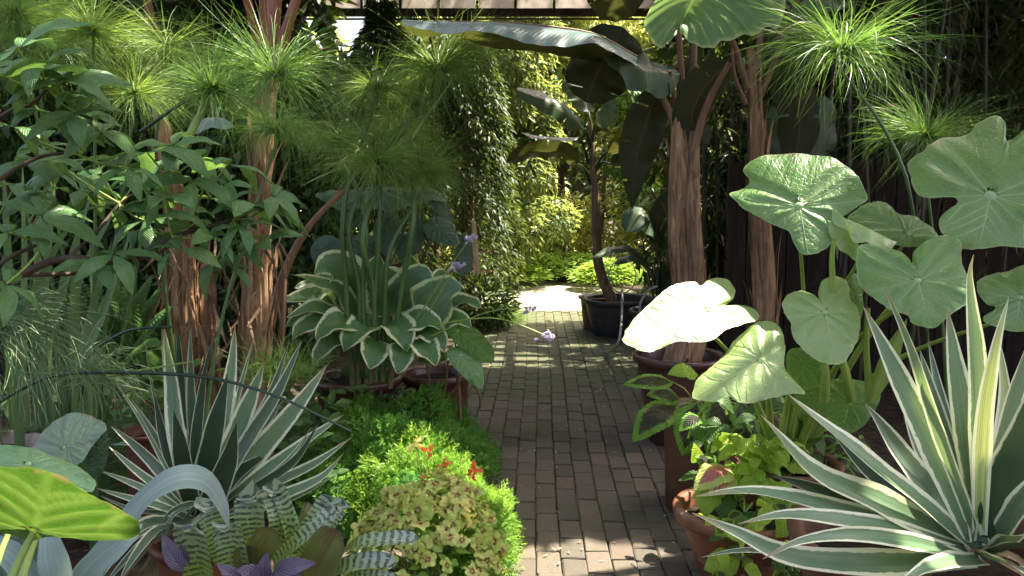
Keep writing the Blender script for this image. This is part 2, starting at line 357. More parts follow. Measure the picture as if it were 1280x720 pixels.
# ---- ground and path
g=Geo(); n=60; xs=np.linspace(-70,70,n); ys=np.linspace(-30,130,n); X,Y=np.meshgrid(xs,ys)
i=(np.arange(n-1)[:,None]*n+np.arange(n-1)[None,:]).ravel()
g.add(np.stack([X.ravel(),Y.ravel(),np.zeros(n*n)],1),np.stack([i,i+1,i+n+1,i+n],1))
o=build(g,'ground',MAT['ground'],None); tag(o,kind='structure',label='dark brown mulch ground under the planting beds')
PX=lambda y: .0285*(y-3)                       # the path runs a touch to the right
PL,PR,Y0,Y1=-.72,1.16,2.2,10.5
g=Geo(); ys=np.linspace(Y0,Y1,30); L=[];
for y in ys: L+= [(PL+PX(y),y,.0255),(PR+PX(y),y,.0255)]
i=np.arange(29)*2; g.add(L,np.stack([i,i+1,i+3,i+2],1))
path=build(g,'path',MAT['sand'],None,base=V(0,6,0)); tag(path,kind='structure',label='narrow brick path running away between pots and beds')
def brick_geo(seed):
    r=np.random.default_rng(seed); b=Geo(); w_,l_,h_,c=.0487,.0982,.034,.004
    q=[]
    for (z,dx) in ((-.03,0),(h_-c,0),(h_,c*1.3)):
        for sx,sy in ((-1,-1),(1,-1),(1,1),(-1,1)): q.append((sx*(w_-dx)+r.normal()*.0018,sy*(l_-dx)+r.normal()*.0025,z+r.normal()*.0012))
    f=[]
    for a in (0,4):
        for j in range(4): f.append([a+j,a+(j+1)%4,a+4+(j+1)%4,a+4+j])
    f.append([8,9,10,11]); b.add(q,f,None,0.0); return b
BV=[brick_geo(s).mesh('brick',None,False) for s in range(9)]
for b in BV: b.materials.append(MAT['brick'])
bg_=Geo(); cnt=0; spots=[]
ncol=int((PR-PL)/.102)
for r_ in range(int((Y1-Y0)/.204)):
    for c_ in range(ncol):
        y=Y0+.1+r_*.204+(.102 if c_%2 else 0)+((c_*7)%5-2)*.011; x=PL+.051+c_*.102+PX(y)+.010*math.sin(y*1.1)+rng.normal()*.0012
        if y>Y1: continue
        spots.append((x,y))
def inview(x,y):
    px=CX+FPX*x/(y+.01); return 520<px<880 and y>2.95 and (y<4 and px<860 or y>=4)
spots.sort(key=lambda s:(not inview(*s), s[1]))
for j,(x,y) in enumerate(spots):
    rz=rng.normal()*.007-.0285; z=.002+rng.normal()*.002+.003*math.sin(x*5+y*2); tx,ty=rng.normal()*.009,rng.normal()*.008
    mtx=Matrix.Translation((x,y,z))@Matrix.Rotation(rz,4,'Z')@Matrix.Rotation(tx,4,'X')@Matrix.Rotation(ty,4,'Y')
    if j<300:
        o=bpy.data.objects.new('brick',BV[j%9]); COL.objects.link(o); o.parent=path; o.matrix_basis=Matrix.Translation(-path.location)@mtx
    else:
        me=BV[j%9]; vv=np.array([mtx@v.co for v in me.vertices]); bg_.add(vv,[[0,1,5,4],[1,2,6,5],[2,3,7,6],[3,0,4,7],[4,5,9,8],[5,6,10,9],[6,7,11,10],[7,4,8,11],[8,9,10,11]])
o=build(bg_,'brick',MAT['brick'],path,False); o['kind']='stuff'
# sunny gravel court at the far end of the path
g=Geo(); a=np.linspace(0,2*np.pi,41)[:-1]
ring=np.stack([.55+1.25*np.cos(a)*(1+.1*np.sin(3*a)),12.1+1.75*np.sin(a)*(1+.08*np.cos(4*a)),np.full(40,.012)],1)
g.add(np.vstack([ring,[[.55,12.1,.02]]]),[[j,(j+1)%40,40] for j in range(40)])
o=build(g,'gravel_court',MAT['gravel'],None,base=V(.55,12.1,0)); tag(o,kind='structure',label='pale sunlit gravel where the brick path ends')
# fallen leaf litter on the path
g=Geo(); k=260; P=np.stack([rng.uniform(-.6,1.2,k),rng.uniform(3,9,k),np.full(k,.044)],1); D=rsphere(k)*[1,1,.1]
leaves(g,P,D,V(0,0,1)+rsphere(k)*.35,rng.uniform(.012,.038,k),rng.uniform(.005,.014,k),'leaf',.2,-.1)
o=build(g,'leaf_litter',leafmat('dry_litter',(.16,.10,.05),(.50,.42,.30),.7,.2,.1,None),None,base=V(0,5,0)); tag(o,'small dry leaf bits scattered over the brick path','leaf litter',kind='stuff')

# ---- pergola over the far part of the path
PZ=3.52; pg=thing('pergola',(0,9.3,0),'dark timber pergola with a slatted roof crossing above the path','pergola')
def bx(name,c,s,mat,parent,**k):
    g=Geo(); box(g,c,s); o=build(g,name,mat,parent,False)
    bm=o.modifiers.new('bevel','BEVEL'); bm.width=.006; bm.segments=1; return o
zb,zr=W(640,14.5,9.97)[2],W(640,23.2,9.99)[2]
bx('beam',(0,10.02,zb),(8.4,.10,.078),MAT['pergola'],pg); bx('rail',(0,10.02,zr),(8.4,.06,.016),MAT['pergola'],pg); bx('top_rail',(0,10.02,PZ+.50),(8.4,.06,.05),MAT['pergola'],pg)
for j in range(19): bx('mullion',(-3.92+j*.44,10.02,PZ+.24),(.028,.04,.47),MAT['pergola'],pg)
for j in range(18): bx('panel',(-3.70+j*.44,10.03,PZ+.24),(.405,.008,.465),MAT['panel'],pg)
bx('beam',(0,8.0,PZ+.46),(8.4,.10,.20),MAT['pergola'],pg)
for xx in (-3.75,3.15):
    bx('post',(xx,9.9,PZ/2-.02),(.19,.10,PZ-.05),MAT['post'],pg)
    bx('post',(xx,8.12,PZ/2-.07),(.14,.13,PZ-.1),MAT['pergola'],pg)
for j in range(18): bx('rafter',(-3.7+j*.44,9.0,PZ+.60),(.045,2.5,.11),MAT['pergola'],pg)
for j in range(8): bx('slat',(0,7.9+j*.30,PZ+.675),(8.2,.12 if j!=6 else .08,.028),MAT['pergola'],pg)
# ---- board fence, right
fa,fb=V(1.75,6.9,0),V(5.3,5.4,0); fl=thing('board_fence',(fa+fb)/2,'dark brown vertical board fence behind the elephant ears','fence')
fd=nrm(fb-fa); ln=np.linalg.norm(fb-fa); nb=int(ln/.155)
for j in range(nb):
    g=Geo(); box(g,(0,0,0),(.145,.022,1.74+rng.normal()*.012)); me=g.mesh('board',None,False); o=link('board',me,MAT['fence'],fl)
    p=fa+fd*(j+.5)*.155; o.matrix_basis=Matrix.Translation(Vector(V(p[0],p[1],.9)-np.array(fl.location)))@Matrix.Rotation(math.atan2(fd[1],fd[0]),4,'Z')@Matrix.Translation((0,rng.normal()*.004,0))
for z in (.4,1.4):
    g=Geo(); box(g,(0,0,0),(ln,.04,.09)); o=link('rail',g.mesh('rail',None,False),MAT['fence'],fl)
    o.matrix_basis=Matrix.Translation(Vector((fa+fb)/2+V(0,0,z)+V(-fd[1],fd[0],0)*.035-np.array(fl.location)))@Matrix.Rotation(math.atan2(fd[1],fd[0]),4,'Z')
# spots chosen to be sunlit: crown leaves in their sun rays are left out
BEAMS=[]      # (point, radius) kept sunlit by gaps cut in the added crowns
def beam(px,py,d,r): BEAMS.append((W(px,py,d),r))
beam(862,392,2.62,.38); beam(1150,600,2.1,.22); beam(1235,480,2.1,.2); beam(545,80,5.0,.25); beam(470,110,4.9,.22); beam(430,215,4.8,.25); beam(500,215,4.8,.2); beam(1060,60,3.2,.15); beam(905,375,2.6,.2); beam(810,415,2.6,.2); beam(935,445,2.6,.17); beam(985,372,2.65,.09); beam(990,235,2.7,.09)

def gbeam(px,py,r): BEAMS.append((G(px,py,.03),r))
gbeam(720,712,.36); gbeam(770,700,.30); gbeam(740,690,.2); gbeam(815,705,.18); gbeam(660,705,.2); gbeam(690,735,.3); gbeam(760,740,.3)

for q in (610,650,690,730,765): gbeam(q,452,.4); gbeam(q,432,.25)
beam(500,560,3.6,.34); beam(585,640,3.0,.13); beam(630,650,3.3,.16); beam(480,530,4.2,.25); beam(610,600,3.6,.25); beam(450,600,3.3,.2)
beam(80,625,1.9,.3); beam(0,610,1.9,.25)
beam(120,50,3.6,.22); beam(195,85,3.4,.2); beam(265,100,3.2,.17); beam(345,70,3.4,.2); beam(60,90,2.3,.12); beam(190,190,2.6,.1); beam(310,260,2.75,.1); beam(100,300,2.5,.1); beam(60,440,2.6,.18)
beam(325,175,4.0,.10); beam(325,270,4.0,.10); beam(318,390,4.0,.11); beam(232,360,4.2,.11); beam(262,470,4.3,.08)
beam(872,20,4.6,.3); beam(872,300,5.0,.08); beam(950,330,5.6,.08); beam(950,260,5.6,.06)
beam(850,640,3.1,.11); beam(888,600,3.2,.11); beam(940,570,3.3,.12); beam(820,515,4.0,.09); beam(850,545,4,.05)
beam(1150,600,2.1,.10); beam(1235,470,2.1,.1); beam(1130,580,2.1,.09); beam(1200,630,2.1,.07); beam(1240,560,2.1,.07); beam(1085,440,2.6,.07)
beam(545,100,6.2,.15); beam(550,370,5,.12); beam(430,345,5,.1)
beam(590,415,4.6,.12); beam(1060,290,2.7,.06)
def stripes_ok(P): return crown_ok(P,[b for b in BEAMS if b[0][1]>6.9 and b[0][2]<.1])  # drops hedge leaves that would block the sun stripes on the path
def crown_ok(P,B=None):
    m=np.ones(len(P),bool)
    for (c,r) in (B or BEAMS):
        q=P-c; t=q@SUN; d=np.linalg.norm(q-t[:,None]*SUN,axis=1); m&=~((d<r)&(t>0))
    return m
# ---- trees and hedges
def clump_pts(k, centres, rad, sq=(1,1,1), shell=.45):
    c=np.asarray(centres,float); i=rng.integers(0,len(c),k); d=rsphere(k); r=(shell+(1-shell)*rng.random(k)**.5)[:,None]
    R=np.asarray(rad,float); R=R[i][:,None] if R.ndim else R
    return c[i]+d*r*R*np.array(sq), d
def tree(name,label,cat,base,h,centres,rad,nl,L,Wd,mat,tr=.1,group=None,bark='bark',shape='diamond',lean=(0,0),droop=.4,limbs=True,sq=(1,1,.8),stuffcut=None):
    t=thing(name,base,label,cat,group); base=np.asarray(base,float)
    g=Geo(); top=base+V(lean[0],lean[1],h); tube(g,[base,base+V(lean[0]*.2,lean[1]*.2,h*.4),top],[tr,tr*.75,tr*.3],10,14,lump=.15); build(g,'trunk',MAT[bark],t)
    if limbs:
        for c in centres[:14]:
            g=Geo(); s=base+V(lean[0]*.4,lean[1]*.4,min(h*.55,max(.3,c[2]-base[2]-.5))); c=np.asarray(c); tube(g,[s,(s+c)/2+V(0,0,.15),c],[tr*.35,tr*.22,tr*.06],6,8); build(g,'limb',MAT[bark],t)
    g=Geo(); P,d=clump_pts(nl,centres,rad,sq)
    if stuffcut is not None: m=stuffcut(P); P=P[m]; d=d[m]
    k=len(P); D=d*.6+rsphere(k)*.8+V(0,0,-droop); N=d*.5+V(0,0,.8)+rsphere(k)*.5
    leaves(g,P,D,N,L*rng.uniform(.6,1.25,k),Wd*rng.uniform(.7,1.2,k),shape); o=build(g,'crown',MAT[mat],t); o['kind']='stuff'; return t
def rc(n,lo,hi): return [rng.uniform(lo,hi) for _ in range(n)]
# conifers beside the path, left of centre: drooping flat sprays
def conifer(label,base,h,r,nl,cut=None,mat='conifer'):
    t=thing('conifer_tree',base,label,'conifer','dark conifers behind the papyrus'); base=np.asarray(base,float)
    g=Geo(); tube(g,[base,base+V(0,0,h*.5),base+V(.02,0,h)],[.10,.075,.02],9,12,lump=.15); build(g,'trunk',m_red,t)
    g=Geo()
    for j in range(26):
        z=.3+rng.random()*h*.8; a=rng.random()*6.28; rr=r*(1-z/h*.6)*.8; tube(g,[base+V(0,0,z),base+V(math.cos(a)*rr*.6,math.sin(a)*rr*.6,z+.05),base+V(math.cos(a)*rr,math.sin(a)*rr,z-.1)],[.018,.01,.004],5,6)
    build(g,'branch',m_red,t)['kind']='stuff'
    zz=rng.random(nl)**.9*h*.98+.22; a=rng.uniform(0,6.28,nl); prof=r*np.clip((1-(zz/h)**2.2),.05,1)**.7*(.9+.25*np.sin(a*5+zz*3.1)*np.sin(zz*5+a*2)); rr=prof*(.55+.45*rng.random(nl)**.5)
    lowgap=(zz<1.0)&(rng.random(nl)<.75); P=base+np.stack([np.cos(a)*rr,np.sin(a)*rr,zz],1); m=~lowgap; P=P[m]; a=a[m]; k=len(P)
    D=np.stack([np.cos(a),np.sin(a),np.full(k,-.55)],1)+rsphere(k)*.5; N=V(0,0,1)+rsphere(k)*.7
    g=Geo(); leaves(g,P,D,N,rng.uniform(.05,.13,k),rng.uniform(.018,.045,k),'diamond',.1,.25); o=build(g,'crown',MAT[mat],t); o['kind']='stuff'
m_red=m_bark('conifer_bark',(.05,.022,.014),(.17,.075,.045),(.30,.16,.10))
conifer('dark conifer just behind the two middle papyrus heads',(-1.35,8.9,0),3.3,.85,11000)
conifer('conifer at the right end of the dark row, nearest the sunny gap',(-.55,10.6,0),3.6,.74,14000)
conifer('leftmost dark conifer of the row behind the banana trunks',(-2.5,9.0,0),3.2,.9,9000)
conifer('conifer with bare reddish lower trunk, second from the sunny gap',(-1.05,11.4,0),4.6,1.0,12000)
tree('evergreen_shrub','feathery evergreen coloured as half lit at the left side of the sunny gap','shrub',(.05,12.9,0),2.6,[(rng.uniform(-.55,.62),rng.uniform(12.5,13.2),rng.uniform(.7,4.3)) for _ in range(22)],.42,11000,.13,.05,'bright_conifer',.05,'dark shrubs along the left edge',droop=.6)
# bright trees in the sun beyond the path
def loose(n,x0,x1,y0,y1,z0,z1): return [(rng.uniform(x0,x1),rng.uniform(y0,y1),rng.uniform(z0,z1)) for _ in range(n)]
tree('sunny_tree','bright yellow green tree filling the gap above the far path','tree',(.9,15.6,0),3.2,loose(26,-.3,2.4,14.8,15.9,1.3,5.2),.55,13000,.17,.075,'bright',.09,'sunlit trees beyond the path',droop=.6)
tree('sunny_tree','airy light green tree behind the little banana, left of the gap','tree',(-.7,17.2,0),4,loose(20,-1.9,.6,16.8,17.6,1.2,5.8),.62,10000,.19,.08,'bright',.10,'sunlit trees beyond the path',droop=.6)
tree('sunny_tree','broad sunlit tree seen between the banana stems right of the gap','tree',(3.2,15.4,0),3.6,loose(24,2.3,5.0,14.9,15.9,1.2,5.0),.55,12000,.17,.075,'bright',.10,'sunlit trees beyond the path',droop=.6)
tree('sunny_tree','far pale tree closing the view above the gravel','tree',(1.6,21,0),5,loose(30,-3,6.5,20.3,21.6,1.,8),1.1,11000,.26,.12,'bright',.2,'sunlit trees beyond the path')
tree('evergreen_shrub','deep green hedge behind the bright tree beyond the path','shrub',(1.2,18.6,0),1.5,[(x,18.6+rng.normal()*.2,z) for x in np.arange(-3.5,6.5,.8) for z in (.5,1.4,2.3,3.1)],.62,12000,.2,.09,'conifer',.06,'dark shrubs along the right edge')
for j,(x,y,h) in enumerate(((.25,14.6,3.8),(1.55,14.9,4.2),(2.35,14.4,3.6))):
    t=thing('young_tree',(x,y,0),('thin dark sapling left of the little banana against the light','thin dark sapling right of the little banana against the light','thin dark sapling nearest the big banana trunk against the light')[j],'tree','saplings against the light')
    g=Geo(); P=tube(g,[V(x,y,0),V(x+.06,y,h*.5),V(x-.03,y,h)],[.035,.028,.01],7,16); build(g,'trunk',MAT['bark'],t); cc=[]
    g=Geo()
    for q in range(9):
        b0=P[4+q]; a=rng.uniform(0,6.28); e=b0+V(math.cos(a)*.6,math.sin(a)*.35,rng.uniform(.1,.5)); tube(g,[b0,(b0+e)/2+V(0,0,.08),e],[.014,.009,.004],5,7); cc.append(e)
    build(g,'limb',MAT['bark'],t)
    g=Geo(); P_,d_=clump_pts(900,cc,.28,(1,1,.6)); leaves(g,P_,d_+V(0,0,-.5),d_*.4+V(0,0,1),rng.uniform(.08,.16,900),rng.uniform(.04,.07,900),'diamond'); build(g,'crown',MAT['fernleaf'],t)['kind']='stuff'
tree('sunny_hedge','low sunny hedge closing the garden behind the ferns','hedge',(.9,15.0,0),1.0,[(x,15+rng.normal()*.2,z) for x in np.arange(-2.5,5.5,.7) for z in (.35,1.0)],.6,14000,.12,.06,'bright',.05,droop=.2)
# low sunny ferns below them
for (px,d,lab) in ((672,13.9,'sunny low fern left of the gravel'),(705,14.3,'sunny low fern behind the gravel'),(738,13.8,'sunny low fern right of the gravel'),(640,13.2,'sunny low fern beside the conifers'),(762,12.8,'sunny low fern behind the dark planter')):
    b=G(px,HOR+EYE*FPX/d); k=1500; a=rng.uniform(0,6.28,k); r=.55*rng.random(k)**.6; P=b+np.stack([np.cos(a)*r,np.sin(a)*r,.12+.36*(1-(r/.6)**2)*rng.random(k)**.4],1)
    g=Geo(); leaves(g,P,np.stack([np.cos(a),np.sin(a),np.full(k,.25)],1)+rsphere(k)*.4,V(0,0,1)+rsphere(k)*.3,.13,.035,'diamond',.1,.2)
    t=thing('fern',b,lab,'fern','sunny ferns beyond the path'); build(g,'fronds',MAT['lowfern'],t)['kind']='stuff'
# dark evergreen masses, left and right
def hedge(label,base,cs,rad,nl,mat='hedge_dark',L=.13,Wd=.055,group=None,sq=(1,1,1),cut=None):
    return tree('evergreen_shrub',label,'shrub',base,1.4,cs,rad,nl,L,Wd,mat,.06,group,limbs=True,sq=sq,droop=.4,stuffcut=cut)
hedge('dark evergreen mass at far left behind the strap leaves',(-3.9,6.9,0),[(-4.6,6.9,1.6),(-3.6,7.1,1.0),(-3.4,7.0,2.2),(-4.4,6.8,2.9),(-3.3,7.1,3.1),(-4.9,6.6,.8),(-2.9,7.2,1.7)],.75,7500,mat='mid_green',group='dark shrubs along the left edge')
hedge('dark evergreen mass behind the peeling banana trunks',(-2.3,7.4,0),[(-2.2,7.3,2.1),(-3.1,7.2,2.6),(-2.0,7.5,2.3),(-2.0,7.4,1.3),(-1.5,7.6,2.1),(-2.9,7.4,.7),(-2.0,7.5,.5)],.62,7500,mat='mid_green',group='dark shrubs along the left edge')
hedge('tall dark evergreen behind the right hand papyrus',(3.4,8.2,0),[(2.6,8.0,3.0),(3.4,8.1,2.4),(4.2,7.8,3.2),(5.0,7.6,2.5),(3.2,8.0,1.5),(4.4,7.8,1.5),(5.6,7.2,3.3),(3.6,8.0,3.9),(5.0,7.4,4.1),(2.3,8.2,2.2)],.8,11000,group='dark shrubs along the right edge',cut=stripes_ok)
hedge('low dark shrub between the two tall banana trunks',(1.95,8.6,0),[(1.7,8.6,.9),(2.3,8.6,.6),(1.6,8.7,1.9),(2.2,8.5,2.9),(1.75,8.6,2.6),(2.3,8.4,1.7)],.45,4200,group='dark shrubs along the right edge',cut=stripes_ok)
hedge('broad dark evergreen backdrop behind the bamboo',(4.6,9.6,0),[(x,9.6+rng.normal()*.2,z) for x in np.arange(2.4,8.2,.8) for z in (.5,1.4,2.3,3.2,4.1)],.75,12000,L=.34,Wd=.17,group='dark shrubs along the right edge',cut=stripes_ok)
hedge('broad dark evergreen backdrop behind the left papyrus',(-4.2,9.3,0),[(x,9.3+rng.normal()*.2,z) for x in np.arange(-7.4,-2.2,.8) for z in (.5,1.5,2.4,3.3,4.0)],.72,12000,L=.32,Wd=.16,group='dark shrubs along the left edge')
# sunny boundary greenery far left and right, seen only through gaps
tree('sunny_tree','sunlit tree far behind the left hand shrubs, seen only as specks','tree',(-6.5,13,0),3,[(x,13,z) for x in (-9,-7.6,-6.2,-4.8,-3.4) for z in (.8,2.2,3.6)],1.1,7000,.2,.1,'bright',.15,'sunlit trees beyond the path')
tree('sunny_tree','sunlit tree far behind the right hand bamboo, seen only as specks','tree',(7,13,0),3,[(x,13,z) for x in (4.6,6,7.4,8.8,10.2) for z in (.8,2.2,3.6)],1.1,7000,.2,.1,'bright',.15,'sunlit trees beyond the path')
# bamboo behind the papyrus, right
bam=[]
for j in range(26):
    x=rng.uniform(2.6,5.4); y=7.15-(x-2.0)*.42+rng.uniform(.0,.5)
    if j<7: x=1.62+j*.13; y=7.6+rng.uniform(-.1,.5)
    bam.append((x,y))
for j,(x,y) in enumerate(bam):
    t=thing('bamboo',(x,y,0),'slender dark bamboo culm standing in the shade behind the fence' if j>=7 else 'thin bamboo culm in the dark gap between the tall banana trunks','bamboo','bamboo behind the fence' if j>=7 else 'bamboo between the banana trunks')
    g=Geo(); h=rng.uniform(3.8,4.8); lx,ly=rng.normal()*.18,rng.normal()*.12; r=rng.uniform(.013,.026); sp_=[V(x,y,0),V(x+lx*.3,y+ly*.3,h*.5),V(x+lx,y+ly,h)]
    P=tube(g,sp_,[r,r*.9,r*.4],8,26)
    for q in range(2,25,2): tube(g,[P[q]-V(0,0,.006),P[q],P[q]+V(0,0,.006)],[r*1.02,r*1.18,r*1.02],8,3)
    build(g,'culm',MAT['bamboo'],t)
    k=170; zi=rng.uniform(.25,1,k); c=np.stack([np.interp(zi,np.linspace(0,1,26),P[:,q]) for q in range(3)],1); off=rsphere(k)*[.4,.4,.12]*rng.uniform(.2,1,k)[:,None]
    g=Geo(); leaves(g,c+off,off*[1,1,.3]+V(0,0,-.12)+rsphere(k)*.1,V(0,0,1)+rsphere(k)*.5,rng.uniform(.11,.2,k),rng.uniform(.014,.022,k),'leaf',.15,.3); build(g,'foliage',MAT['bamboo_leaf'],t)['kind']='stuff'
for j in range(9):
    x=2.15+j*.24+rng.normal()*.05; y=5.95-(x-2.15)*.42-.22+rng.normal()*.06
    t=thing('bamboo',(x,y,0),'thin dark culm standing against the front of the board fence','bamboo','bamboo before the fence')
    g=Geo(); r=rng.uniform(.008,.016); P=tube(g,[V(x,y,0),V(x+rng.normal()*.06,y,1.4),V(x+rng.normal()*.15,y+.05,3.2)],[r,r*.9,r*.4],7,22); build(g,'culm',MAT['bamboo'],t)
    k=60; zi=rng.uniform(.3,1,k); c=np.stack([np.interp(zi,np.linspace(0,1,22),P[:,q]) for q in range(3)],1); off=rsphere(k)*[.28,.2,.12]*rng.uniform(.2,1,k)[:,None]
    g=Geo(); leaves(g,c+off,off*[1,1,.3]+V(0,0,-.12)+rsphere(k)*.1,V(0,0,1)+rsphere(k)*.5,rng.uniform(.10,.18,k),rng.uniform(.014,.022,k),'leaf',.15,.3); build(g,'foliage',MAT['bamboo_leaf'],t)['kind']='stuff'
# ---- unseen tree added to shade the garden; crown gaps are cut for chosen sunbeams
cs=[]
for _ in range(70):
    cs.append((rng.uniform(-1.0,7.5),rng.uniform(.8,9.6),rng.uniform(4.8,6.6)))
for x in (-.3,.25,.8,1.3):  # extra clumps added to keep stray sun off the path
    for y in (4.3,5.1,5.9,6.6):
        for _ in range(2): cs.append(tuple(V(x,y,0)+SUN*(rng.uniform(5.2,5.8)/SUN[2])))
tree('added_shade_tree','unseen leafy tree added at the right, its crown shading the garden','tree',(6.4,5.6,0),5.6,cs,1.05,68000,.22,.14,'shade_leaf',.2,sq=(1,1,.5),droop=.2,stuffcut=crown_ok)

cs=[(rng.uniform(-6.5,-1.6),rng.uniform(4.2,9.2),rng.uniform(4.7,6.2)) for _ in range(40)]  # second unseen tree, added to darken the back left
tree('added_shade_tree','second unseen tree added to darken the left bed from above','tree',(-5.2,7.6,0),5.4,cs,1.1,9000,.22,.13,'shade_leaf',.18,sq=(1,1,.5),droop=.2,stuffcut=crown_ok)
# ================================================================== leaf materials
def earmat(name,c1,c2,vein,tcol,trans=.35,rough=.38,spec=.5,vw=.0042,mainw=.28,bs=.5):
    # uv = (distance to the nearest main vein in decimetres, 0..1 from leaf stalk to margin)
    k=NT(name); _,vd,t=k.uv(); ob=k.obj(); r=k.rnd(); a=k.noise(ob,7,4,.6); b=k.noise(ob,45,3)
    col=k.mix(k.math('ADD',k.math('MULTIPLY',k.mr(a,.3,.7),.7),k.math('MULTIPLY',r,.3)),c1,c2); col=k.mix(k.mr(b,.55,.8,0,.25),col,c1)
    d=k.math('MULTIPLY',vd,.1); w_=k.math('MULTIPLY',k.math('SUBTRACT',1.15,t),vw)
    main=k.mr(d,.022,.0); edge=k.mr(t,.965,.995); hub=k.mr(t,.09,.02); b2=k.noise(ob,3.1,3)
    x=k.math('SUBTRACT',k.math('MULTIPLY',t,4.5),k.math('MULTIPLY',d,34.)); tri=k.math('MULTIPLY',k.math('ABSOLUTE',k.math('SUBTRACT',k.math('FRACT',k.math('ADD',x,20.)),.5)),2.)
    sec=k.mr(tri,.8,1.); col=k.mix(k.math('MULTIPLY',sec,.07),col,vein); col=k.mix(k.math('MULTIPLY',main,mainw),col,vein); col=k.mix(k.math('MULTIPLY',edge,.5),col,vein); col=k.mix(k.math('MULTIPLY',hub,.8),col,vein); col=k.mix(k.mr(b2,.5,.75,0,.35),col,c2); vo=k.n('ShaderNodeTexVoronoi',feature='DISTANCE_TO_EDGE'); vo.inputs['Scale'].default_value=55; k.set(vo.inputs['Vector'],ob); net=k.mr(vo.outputs['Distance'],.07,.0); col=k.mix(k.math('MULTIPLY',net,.22),col,vein); bn=k.noise(ob,11,4,.7); col=k.mix(k.math('MULTIPLY',k.mr(t,.90,1.0),k.mr(bn,.52,.62,0,.8)),col,(.22,.16,.07)); col=k.mix(k.mr(k.noise(ob,32,2),.70,.76,0,.5),col,(.25,.22,.10))
    h=k.math('ADD',k.math('ADD',k.math('MULTIPLY_ADD',net,-.35,k.math('MULTIPLY',main,-.5)),k.math('MULTIPLY',sec,-.25)),k.math('MULTIPLY',a,2.2))
    return k.leaf_done(col,k.math('MULTIPLY_ADD',a,.2,rough-.1),spec,trans,tcol,k.bump(h,bs,.008))
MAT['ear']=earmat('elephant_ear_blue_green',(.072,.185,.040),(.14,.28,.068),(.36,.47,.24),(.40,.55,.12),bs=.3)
MAT['ear_lime']=earmat('elephant_ear_lime_glare',(.19,.31,.085),(.29,.41,.14),(.46,.56,.24),(.55,.68,.14),.35,.36,.8,bs=.18)  # lime leaf with sun glare lightened into its colours
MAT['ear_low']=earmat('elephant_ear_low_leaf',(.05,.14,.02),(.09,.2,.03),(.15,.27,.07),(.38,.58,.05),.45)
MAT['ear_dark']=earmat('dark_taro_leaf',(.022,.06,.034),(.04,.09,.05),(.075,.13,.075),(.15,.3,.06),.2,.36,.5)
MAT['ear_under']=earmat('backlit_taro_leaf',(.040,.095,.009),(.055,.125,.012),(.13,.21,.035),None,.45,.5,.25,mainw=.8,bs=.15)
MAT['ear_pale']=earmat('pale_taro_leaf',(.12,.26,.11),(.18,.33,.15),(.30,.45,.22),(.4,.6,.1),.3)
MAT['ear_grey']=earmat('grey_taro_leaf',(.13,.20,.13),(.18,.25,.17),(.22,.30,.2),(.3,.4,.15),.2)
for nm,c in (('vein',(.30,.42,.21)),('vein_lime',(.44,.55,.24)),('vein_dark',(.08,.14,.08)),('vein_glow',(.26,.42,.07))):
    MAT[nm]=leafmat('leaf_'+nm,c,tuple(min(1,q*1.2) for q in c),.4,.4,.5 if nm=='vein_glow' else .3,(.6,.8,.12) if nm=='vein_glow' else (.5,.65,.2))
VEIN=dict(ear='vein',ear_lime='vein_lime',ear_low='vein_glow',ear_dark='vein_dark',ear_pale='vein',ear_grey='vein')
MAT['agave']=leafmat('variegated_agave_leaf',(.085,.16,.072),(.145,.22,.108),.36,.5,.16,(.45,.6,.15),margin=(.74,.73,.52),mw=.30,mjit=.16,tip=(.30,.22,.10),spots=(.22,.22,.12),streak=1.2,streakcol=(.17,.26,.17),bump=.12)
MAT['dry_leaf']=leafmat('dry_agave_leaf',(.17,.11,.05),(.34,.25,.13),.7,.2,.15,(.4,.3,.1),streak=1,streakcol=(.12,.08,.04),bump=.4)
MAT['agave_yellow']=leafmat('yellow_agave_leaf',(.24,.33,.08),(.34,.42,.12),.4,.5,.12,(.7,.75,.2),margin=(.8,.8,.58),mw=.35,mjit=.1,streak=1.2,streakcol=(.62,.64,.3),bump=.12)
MAT['agave_dull']=leafmat('agave_leaf_painted_shade',(.06,.105,.055),(.085,.135,.075),.42,.5,.04,(.35,.5,.15),margin=(.60,.60,.42),mw=.24,mjit=.12,streak=1.2,streakcol=(.10,.15,.085),bump=.12)  # agave leaf colours darkened as if in shade
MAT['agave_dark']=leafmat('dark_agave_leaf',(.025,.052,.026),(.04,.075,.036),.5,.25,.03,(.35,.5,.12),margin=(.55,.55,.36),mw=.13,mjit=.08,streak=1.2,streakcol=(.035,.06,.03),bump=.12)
MAT['banana']=leafmat('banana_leaf',(.028,.06,.026),(.05,.09,.04),.38,.5,.12,(.3,.35,.05),nv=46,slope=.12,vw=.5,vein=(.06,.10,.05),vamt=.4,mid=(.13,.10,.045),midw=.05,bump=.25)
MAT['banana_sky_sheen']=leafmat('banana_leaf_painted_sheen',(.07,.12,.11),(.11,.17,.16),.34,.6,.08,(.3,.35,.1),nv=50,slope=.1,vw=.5,vein=(.13,.19,.17),vamt=.4,bump=.25)  # sky reflection put into the leaf colour as blue
MAT['banana_under']=leafmat('banana_leaf_underside',(.014,.020,.008),(.028,.034,.012),.6,.2,.16,(.25,.28,.05),nv=40,slope=.12,vw=.5,vein=(.03,.022,.012),vamt=.4,mid=(.09,.04,.02),midw=.05,bump=.25)
MAT['banana_lit']=leafmat('banana_leaf_painted_sun',(.11,.22,.075),(.16,.29,.105),.4,.5,.4,(.45,.66,.16),nv=60,slope=.1,vw=.5,vein=(.2,.33,.13),vamt=.4,mid=(.4,.5,.25),midw=.04,bump=.2,margin=(.4,.5,.2),mw=.04,mjit=.03)  # banana leaf colour brightened as if in sun
